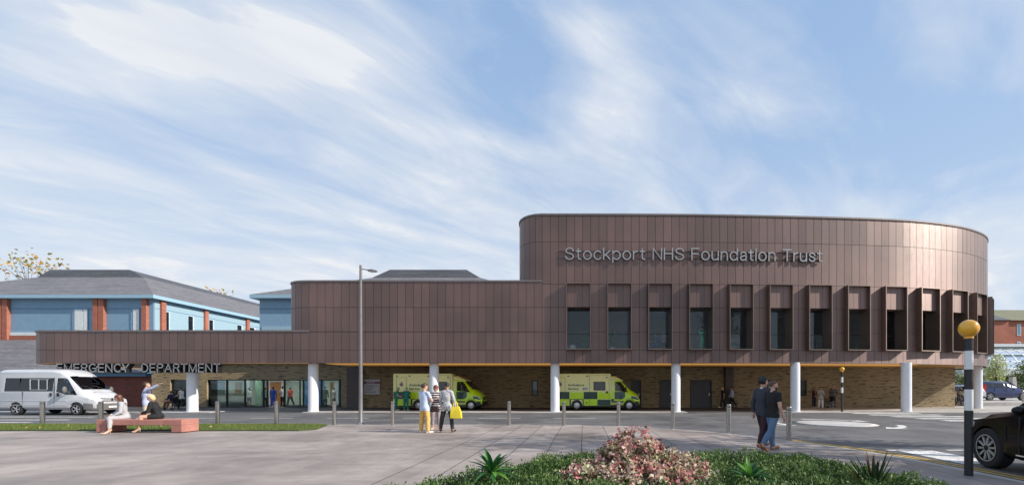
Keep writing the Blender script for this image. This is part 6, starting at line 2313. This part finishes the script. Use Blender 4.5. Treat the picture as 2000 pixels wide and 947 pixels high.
# pink-flowering shrub
ps = thing('flowering_shrub', 'pink and cream leaved shrub rising in the middle of the planting bed', 'shrub', (gx(1240, 6.2), 6.2, .03))
lob = [((-.02, 0, .42), (.42, .36, .5)), ((.3, .1, .32), (.42, .34, .36)), ((-.42, -.1, .22), (.4, .32, .3)), ((.7, 0, .2), (.42, .34, .3)), ((-.78, -.2, .12), (.36, .3, .26)), ((0, -.35, .2), (.6, .35, .3)), ((-.33, .1, .4), (.24, .22, .24)), ((.85, -.35, .12), (.35, .3, .26)), ((-.35, -.5, .1), (.4, .3, .25)), ((.45, -.55, .12), (.45, .3, .26))]
cl, outn = [], []
for (cx_, cy_, cz_), (rx, ry, rz) in lob:
    m = 46
    for _ in range(m):
        d = Vector(RNG.normal(size=3)).normalized()
        if d.z < -.3:
            d.z = -d.z
        rr = RNG.uniform(.82, 1.05)
        cl.append((cx_ + d.x * rx * rr, cy_ + d.y * ry * rr, max(.03, cz_ + d.z * rz * rr)))
        outn.append(tuple(d))
cl, outn = np.array(cl), np.array(outn)
br = MB()
for i in range(0, len(cl), 4):
    e = cl[i]
    br.tube([(e[0] * .25, e[1] * .25, 0), (e[0] * .6, e[1] * .6, e[2] * .55), tuple(e * .97)], [.012, .007, .003], 5)
br.build('stem', mat('twig', (.12, .07, .045), .8), ps)
kk = 15
cc_ = np.repeat(cl, kk, 0) + RNG.normal(size=(len(cl) * kk, 3)) * .042
oo = np.repeat(outn, kk, 0)
cmi = np.repeat(RNG.choice([0, 0, 1, 1, 2, 2, 3], len(cl)), kk)
cmi = np.where(RNG.random(len(cmi)) < .32, RNG.choice([0, 1, 2, 3], len(cmi)), cmi)
leaf_cloud('blossom', cc_, .06, [leafmat('leaf_pink', [(.57, .23, .23), (.47, .14, .15), (.64, .34, .32)], .55, .25), leafmat('leaf_blush', [(.66, .47, .4), (.6, .36, .32), (.68, .58, .46)], .55, .25),
                                 leafmat('leaf_cream', [(.62, .56, .36), (.5, .52, .26), (.7, .66, .5)], .55, .25), leafmat('leaf_wine', [(.17, .05, .05), (.1, .06, .03), (.12, .15, .05)], .55, .2)], ps, .15, 1.45, matidx=cmi, cup=.25)
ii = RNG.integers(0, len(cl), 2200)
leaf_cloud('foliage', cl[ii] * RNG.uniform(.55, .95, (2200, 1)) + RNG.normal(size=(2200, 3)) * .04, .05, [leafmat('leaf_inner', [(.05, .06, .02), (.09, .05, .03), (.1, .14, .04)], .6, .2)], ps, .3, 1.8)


def blade_plant(name, label, cat, loc, blades, mats, stem=None):
    t = thing(name, label, cat, loc)
    m = MB()
    for az, el0, ln, w, droop, fold, mi_ in blades:
        d = Vector((math.cos(R(az)), math.sin(R(az)), 0))
        s = Vector((-d.y, d.x, 0))
        p = Vector((0, 0, stem or 0)) + d * .015
        e = R(el0)
        L, C, Rr = [], [], []
        nseg = 7
        for j in range(nseg + 1):
            u = j / nseg
            ww = w * (math.sin(math.pi * min(1, .18 + u * .82)) ** .7 if u < .97 else .02) * (1 if u > .1 else .7)
            up = Vector((-d.x * math.sin(e), -d.y * math.sin(e), math.cos(e)))
            L.append(p + s * ww * .5 + up * ww * fold)
            C.append(p.copy())
            Rr.append(p - s * ww * .5 + up * ww * fold)
            p = p + (d * math.cos(e) + Vector((0, 0, 1)) * math.sin(e)) * ln / nseg
            e -= R(droop) / nseg
        vs = L + C + Rr
        k = nseg + 1
        m.add(vs, [(j, j + 1, k + j + 1, k + j) for j in range(nseg)] + [(k + j, k + j + 1, 2 * k + j + 1, 2 * k + j) for j in range(nseg)], mi_)
    m.build('leaf_rosette', mats, t, 60, recalc=False)
    if stem:
        MB().tube([(0, 0, -.02), (.01, 0, stem)], [.035, .025], 8).build('stem', mat('plant_stem', (.1, .09, .05), .8), t)
    return t


YUC = [leafmat('yucca_leaf', [(.012, .07, .02), (.02, .1, .03), (.035, .13, .035)], .35, .2), leafmat('yucca_light', [(.1, .28, .04), (.16, .34, .07)], .35, .3)]
rr = random.Random(5)


def yucca_blades(n, ln):
    return [(i * 137.5 + rr.uniform(-15, 15), 2 + 78 * (i / n) + rr.uniform(-6, 6), ln * rr.uniform(.8, 1.1), .065, rr.uniform(25, 60), .18, 1 if rr.random() < .4 else 0) for i in range(n)]


blade_plant('yucca_plant', 'glossy broad-leaved yucca at the left of the planting bed', 'plant', (gx(961, 5.65), 5.65, .03), yucca_blades(38, .36), YUC, .36)
blade_plant('yucca_plant', 'glossy yucca right of the pink shrub, half cut by the bottom edge', 'plant', (gx(1464, 5.6), 5.6, .03), yucca_blades(34, .33), YUC, .27)
blade_plant('flax_plant', 'spiky upright flax plant with a few rust-coloured blades near the kerb', 'plant', (gx(1706, 5.75), 5.75, .03),
            [(i * 137.5, rr.uniform(60, 88), rr.uniform(.5, .72), rr.uniform(.035, .05), rr.uniform(-4, 12), .3, 1 if i in (3, 11) else 0) for i in range(22)] + [(175, 55, .6, .045, 5, .3, 0), (190, 50, .55, .045, 10, .3, 1), (170, 62, .62, .04, 4, .3, 0)],
            [leafmat('flax_leaf', [(.012, .035, .015), (.02, .05, .02), (.03, .06, .025)], .4, .12), leafmat('flax_rust', [(.3, .09, .04), (.2, .07, .03)], .5, .15)])

# potted plants inside the upper windows
POT = mat('pot_white', (.7, .72, .72), .4)
pp = thing('potted_plant', 'tall leafy plant in a white pot behind the second upper window', 'plant', (gx(1195, 27.75), 27.75, UF))
MB().lathe([(.16, 0), (.2, .3), (.17, .3), (.16, .26)], (0, 0, 0), 20).build('pot', POT, pp, 40)
leaf_cloud('foliage', np.column_stack([RNG.normal(size=(140, 2)) * .16, RNG.uniform(.4, 1.5, 140)]), .24, [leafmat('pot_leaf', [(.1, .26, .06), (.16, .34, .1)], .5, .3)], pp, .6, 3)
MB().tube([(0, 0, .25), (.02, 0, 1.2)], .015, 6).build('stem', MATS['plant_stem'], pp)
pp = thing('potted_plant', 'dim leafy plant in a low white trough behind the first upper window', 'plant', (gx(1142, 27.75), 27.75, UF))
MB().box(-.32, -.15, 0, .2, .15, .14).build('pot', POT, pp, bevel=.01)
leaf_cloud('foliage', np.column_stack([RNG.normal(size=(110, 2)) * .16, RNG.uniform(.25, 1.5, 110)]), .22, [MATS['pot_leaf']], pp, .6, 3)
vs_ = MB().lathe([(.14, 0), (.25, .1), (.29, .26), (.24, .42), (.14, .5), (.12, .5)], (0, 0, 0), 26).build('round_vase', POT, None, 180)
vs_.location = (gx(1118, 27.8), 27.8, UF)
tag(vs_, 'round white vase behind the first upper window', 'vase')


# ------------------------------------------------------------------ trees
BARK = mat('bark', (.1, .075, .055), .9, var=.3, scale=8, bump=.5, bscale=20)


def tree(label, loc, height, crown_c, crown_r, nclump, per, leaf, lmats, trunk_r=.16, spread=.35, name='tree', group=None):
    t = thing(name, label, 'tree', loc, 0, group)
    cc = Vector(crown_c)
    b = MB()
    top = Vector((crown_c[0] * .6, crown_c[1] * .6, crown_c[2] + crown_r[2] * .35))
    b.tube([(0, 0, -.1), (.02, .03, height * .2), (top.x * .5, top.y * .5, height * .5), tuple(top)], [trunk_r * 1.3, trunk_r, trunk_r * .7, trunk_r * .2], 10)
    tips = []
    for i in range(nclump):
        d = Vector(RNG.normal(size=3)).normalized()
        e = cc + Vector((d.x * crown_r[0], d.y * crown_r[1], d.z * crown_r[2])) * RNG.uniform(.45, 1.0)
        if e.z < .4:
            e.z = .4
        tips.append(e)
        u = RNG.uniform(.25, .8)
        s = Vector((0, 0, height * .25)).lerp(top, u)
        m = s.lerp(e, .5) + Vector((0, 0, .12 * (e - s).length))
        if i % 2 == 0:
            b.tube([tuple(s), tuple(m), tuple(e)], [trunk_r * .3 * (1 - u * .5), trunk_r * .16, trunk_r * .05], 6)
    b.build('trunk', BARK, t, 60)
    tp = np.array([tuple(e) for e in tips])
    c = np.repeat(tp, per, 0) + RNG.normal(size=(len(tp) * per, 3)) * spread
    mi = np.repeat(RNG.integers(0, len(lmats), len(tp)), per)
    leaf_cloud('crown', c, leaf, lmats, t, .1, 1.6, matidx=mi)
    return t


AUT = [leafmat('autumn_leaf', [(.62, .36, .08), (.55, .26, .06), (.5, .36, .09), (.66, .44, .14)], .6, .3), leafmat('autumn_leaf_green', [(.2, .2, .04), (.3, .26, .06)], .6, .3)]
YA = 84
tree('sparse autumn tree with golden leaves above the roof at the far left', (gx(55, YA), YA, -.3), 20, (0, 0, gz(522, YA)), (7.0, 5, 2.7), 50, 5, .62, AUT, .18, .85)
YA2 = 84
tree('thin autumn tree whose tip shows over the roof slope left of the street lamp', (gx(424, YA2), YA2, -.3), 17, (0, 0, gz(574, YA2)), (2.6, 3, 1.4), 22, 5, .5, AUT, .15, .5)
WIL = [leafmat('willow_leaf', [(.42, .46, .18), (.5, .52, .24), (.34, .4, .15)], .6, .35)]
YW2 = 52
tree('slender pale green tree in front of the glasshouse', (gx(1946, YW2), YW2, .3), 5.2, (0, 0, 3.6), (1.15, 1.1, 2.1), 90, 14, .22, WIL, .09, .22)
HED = [leafmat('hedge_leaf', [(.05, .09, .02), (.09, .14, .03), (.14, .18, .05)], .6, .2), leafmat('hedge_leaf_light', [(.16, .2, .06), (.22, .24, .09)], .6, .2)]
hx0, hx1 = 42, 78
hd_ = thing('hedge', 'loose mixed green hedge along the back of the car park', 'hedge', (0, 0, 0))
nh = 16000
hx = RNG.uniform(hx0, hx1, nh)
top_ = 3.2 + .9 * np.array([noise.noise(Vector((x * .5, 2, 0))) + .5 * noise.noise(Vector((x * 1.7, 5, 0))) for x in hx])
hc_ = np.column_stack([hx, 57 + RNG.normal(size=nh) * .7, .2 + RNG.random(nh) ** .7 * top_])
leaf_cloud('foliage', hc_, .26, HED, hd_, .2, 1.6, matidx=(np.array([noise.noise(Vector((x * .8, z, 1))) for x, y, z in hc_]) > .12).astype(int))
hs = MB()
for x in np.arange(hx0, hx1, .8):
    hs.tube([(x, 57, .2), (x + .1, 57, 2.6)], [.06, .02], 5)
hs.build('stem', BARK, hd_)
tree('dark leafy tree behind the car park at the right edge', (gx(2012, 55), 55, .3), 5.5, (0, 0, 3.2), (2.2, 1.6, 2.0), 60, 26, .24, HED, .12, .4)
# street trees standing right of the viewer: their shade falls across the plaza
LIM = [leafmat('lime_leaf', [(.06, .1, .02), (.09, .14, .03), (.12, .17, .045)], .55, .3)]
for (x, y, h, cr, nc, lb) in ((16.9, 6.6, 13.6, (1.7, 2.0, 2.4), 56, 'tall street tree right of the viewer casting shade on the plaza'),
                              (17.6, 9.4, 10.0, (1.6, 1.7, 2.0), 44, 'street tree beyond the first shading the kerb by the two walking men'),
                              (19.0, 7.2, 18.0, (1.9, 2.2, 2.6), 60, 'tallest street tree right of the viewer shading the middle of the plaza'),
                              (18.4, 4.2, 10.2, (1.4, 1.5, 1.9), 44, 'smaller street tree shading the corner by the large beacon')):
    tree(lb, (x, y, ROAD), h, (0, 0, h * .68), cr, nc, 30, .2, LIM, .16, .38, group='street trees beside the viewer')
# ------------------------------------------------------------------ sky, sun, camera
SUN_EL, SUN_AZ = 32.5, 14.0      # azimuth measured from +X towards the viewer (-Y)
sd = Vector((math.cos(R(SUN_EL)) * math.cos(R(SUN_AZ)), -math.cos(R(SUN_EL)) * math.sin(R(SUN_AZ)), math.sin(R(SUN_EL))))
sl = bpy.data.lights.new('sun', 'SUN')
sl.energy, sl.angle, sl.color = 5.0, R(.5), (1.0, .92, .82)
so = bpy.data.objects.new('sun', sl)
so.rotation_euler = (-sd).to_track_quat('-Z', 'Y').to_euler()
so.location = (30, -20, 40)
COL.objects.link(so)

w = bpy.data.worlds.new('World')
SC.world = w
w.use_nodes = True
nt = w.node_tree
nt.nodes.clear()
out = nt.nodes.new('ShaderNodeOutputWorld')
bg = nt.nodes.new('ShaderNodeBackground')
sky = nt.nodes.new('ShaderNodeTexSky')
sky.sky_type = 'NISHITA'
sky.sun_disc = False
sky.sun_elevation = R(SUN_EL)
sky.sun_rotation = math.atan2(sd.x, sd.y)
sky.air_density, sky.dust_density, sky.ozone_density = 1.0, .6, 2.0
SKYS = .105
tc = nt.nodes.new('ShaderNodeTexCoord')
sp = nt.nodes.new('ShaderNodeSeparateXYZ')
nt.links.new(tc.outputs['Generated'], sp.inputs[0])
zc = math_(nt, 'MAXIMUM', sp.outputs[2], 0.0)
den = math_(nt, 'ADD', zc, .16)
cx_ = math_(nt, 'DIVIDE', sp.outputs[0], den)
cy_ = math_(nt, 'DIVIDE', sp.outputs[1], den)
cv = nt.nodes.new('ShaderNodeCombineXYZ')
nt.links.new(cx_, cv.inputs[0])
nt.links.new(cy_, cv.inputs[1])


def cloud_noise(scale, rot, loc, det=8.0, rough=.58, dist=.5):
    m0 = N(nt, 'ShaderNodeMapping')
    m0.inputs['Rotation'].default_value = (0, 0, R(-rot))
    nt.links.new(cv.outputs[0], m0.inputs[0])
    mp = N(nt, 'ShaderNodeMapping')
    mp.inputs['Scale'].default_value = scale
    mp.inputs['Location'].default_value = loc
    nt.links.new(m0.outputs[0], mp.inputs[0])
    nz = N(nt, 'ShaderNodeTexNoise', i_Scale=1.0, i_Detail=det, i_Roughness=rough, i_Distortion=dist)
    nt.links.new(mp.outputs[0], nz.inputs['Vector'])
    return nz.outputs['Fac']


wisps = cloud_noise((.7, 2.3, 1), 38, (3.1, 1.7, 0), 7.0, .52, 1.1)
soft = cloud_noise((.4, .8, 1), 30, (7.4, 2.2, 0), 5.0, .5, .3)
fine = cloud_noise((2.2, 4.6, 1), 44, (1.2, 9.1, 0), 8.0, .62, .8)


def blob(az_u, v, ru, rv, amp):
    """broad cloud bank around one bearing of the sky (bearing given by the tangent of azimuth and of height)"""
    ty = math_(nt, 'MAXIMUM', sp.outputs[1], .05)
    u = math_(nt, 'DIVIDE', sp.outputs[0], ty)
    h = math_(nt, 'DIVIDE', sp.outputs[2], ty)
    a = math_(nt, 'POWER', math_(nt, 'DIVIDE', math_(nt, 'SUBTRACT', u, az_u), ru), 2)
    b = math_(nt, 'POWER', math_(nt, 'DIVIDE', math_(nt, 'SUBTRACT', h, v), rv), 2)
    e = math_(nt, 'POWER', 2.718, math_(nt, 'MULTIPLY', math_(nt, 'ADD', a, b), -1))
    return math_(nt, 'MULTIPLY', e, amp)


dens = math_(nt, 'MULTIPLY', wisps, .85)
dens = math_(nt, 'MULTIPLY_ADD', soft, .3, dens)
dens = math_(nt, 'MULTIPLY_ADD', fine, .4, dens)
for b_ in ((-.92, .86, .42, .13, .3), (-.6, .78, .2, .08, .16), (-1.2, .5, .6, .5, .05), (-.45, .42, .8, .22, .06), (.05, .66, .1, .09, .2), (.38, .68, .12, .06, .17), (.02, .87, .12, .09, .2), (-.1, .3, .7, .12, .06), (.75, .75, .5, .3, -.05), (-.1, .85, .25, .25, -.12), (.9, .3, .5, .2, .08)):
    dens = math_(nt, 'ADD', dens, blob(*b_))
cm = ramp(nt, dens, [(.62, 0.0), (.8, .36), (.96, .72), (1.2, .97)])
thick = ramp(nt, dens, [(.8, 0.0), (1.12, 1.0)])
hz = ramp(nt, zc, [(0, .95), (.16, .66), (.4, .3), (.75, .04)])
tex = ramp(nt, fine, [(.3, 0.0), (.7, 1.0)])
cloudc = mixcol(nt, tex, (5.9, 6.3, 6.95), (7.1, 7.25, 7.45))
blue = mixcol(nt, .75, sky.outputs[0], (2.6, 4.2, 6.9))
base = mixcol(nt, hz, blue, (5.6, 6.4, 7.2))
fin = mixcol(nt, cm, base, cloudc)
nt.links.new(fin, bg.inputs[0])
bg.inputs[1].default_value = SKYS
nt.links.new(bg.outputs[0], out.inputs[0])

cd = bpy.data.cameras.new('camera')
co_ = bpy.data.objects.new('camera', cd)
COL.objects.link(co_)
co_.location = (0, 0, EYE)
co_.rotation_euler = (R(90), 0, 0)
cd.sensor_width = 36
cd.lens = 36 * FOC / 2000
cd.shift_x = -(U0 - 1000) / 2000
cd.shift_y = (V0 - 473.5) / 2000
cd.clip_start, cd.clip_end = .05, 4000
SC.camera = co_
SC.view_settings.view_transform = 'Standard'
SC.view_settings.look = 'None'
SC.view_settings.exposure = 0.25
SC.view_settings.gamma = 1
SC.cycles.use_denoising = True
SC.cycles.max_bounces = 8
SC.cycles.transparent_max_bounces = 12
SC.cycles.sample_clamp_indirect = 6
SC.render.film_transparent = False
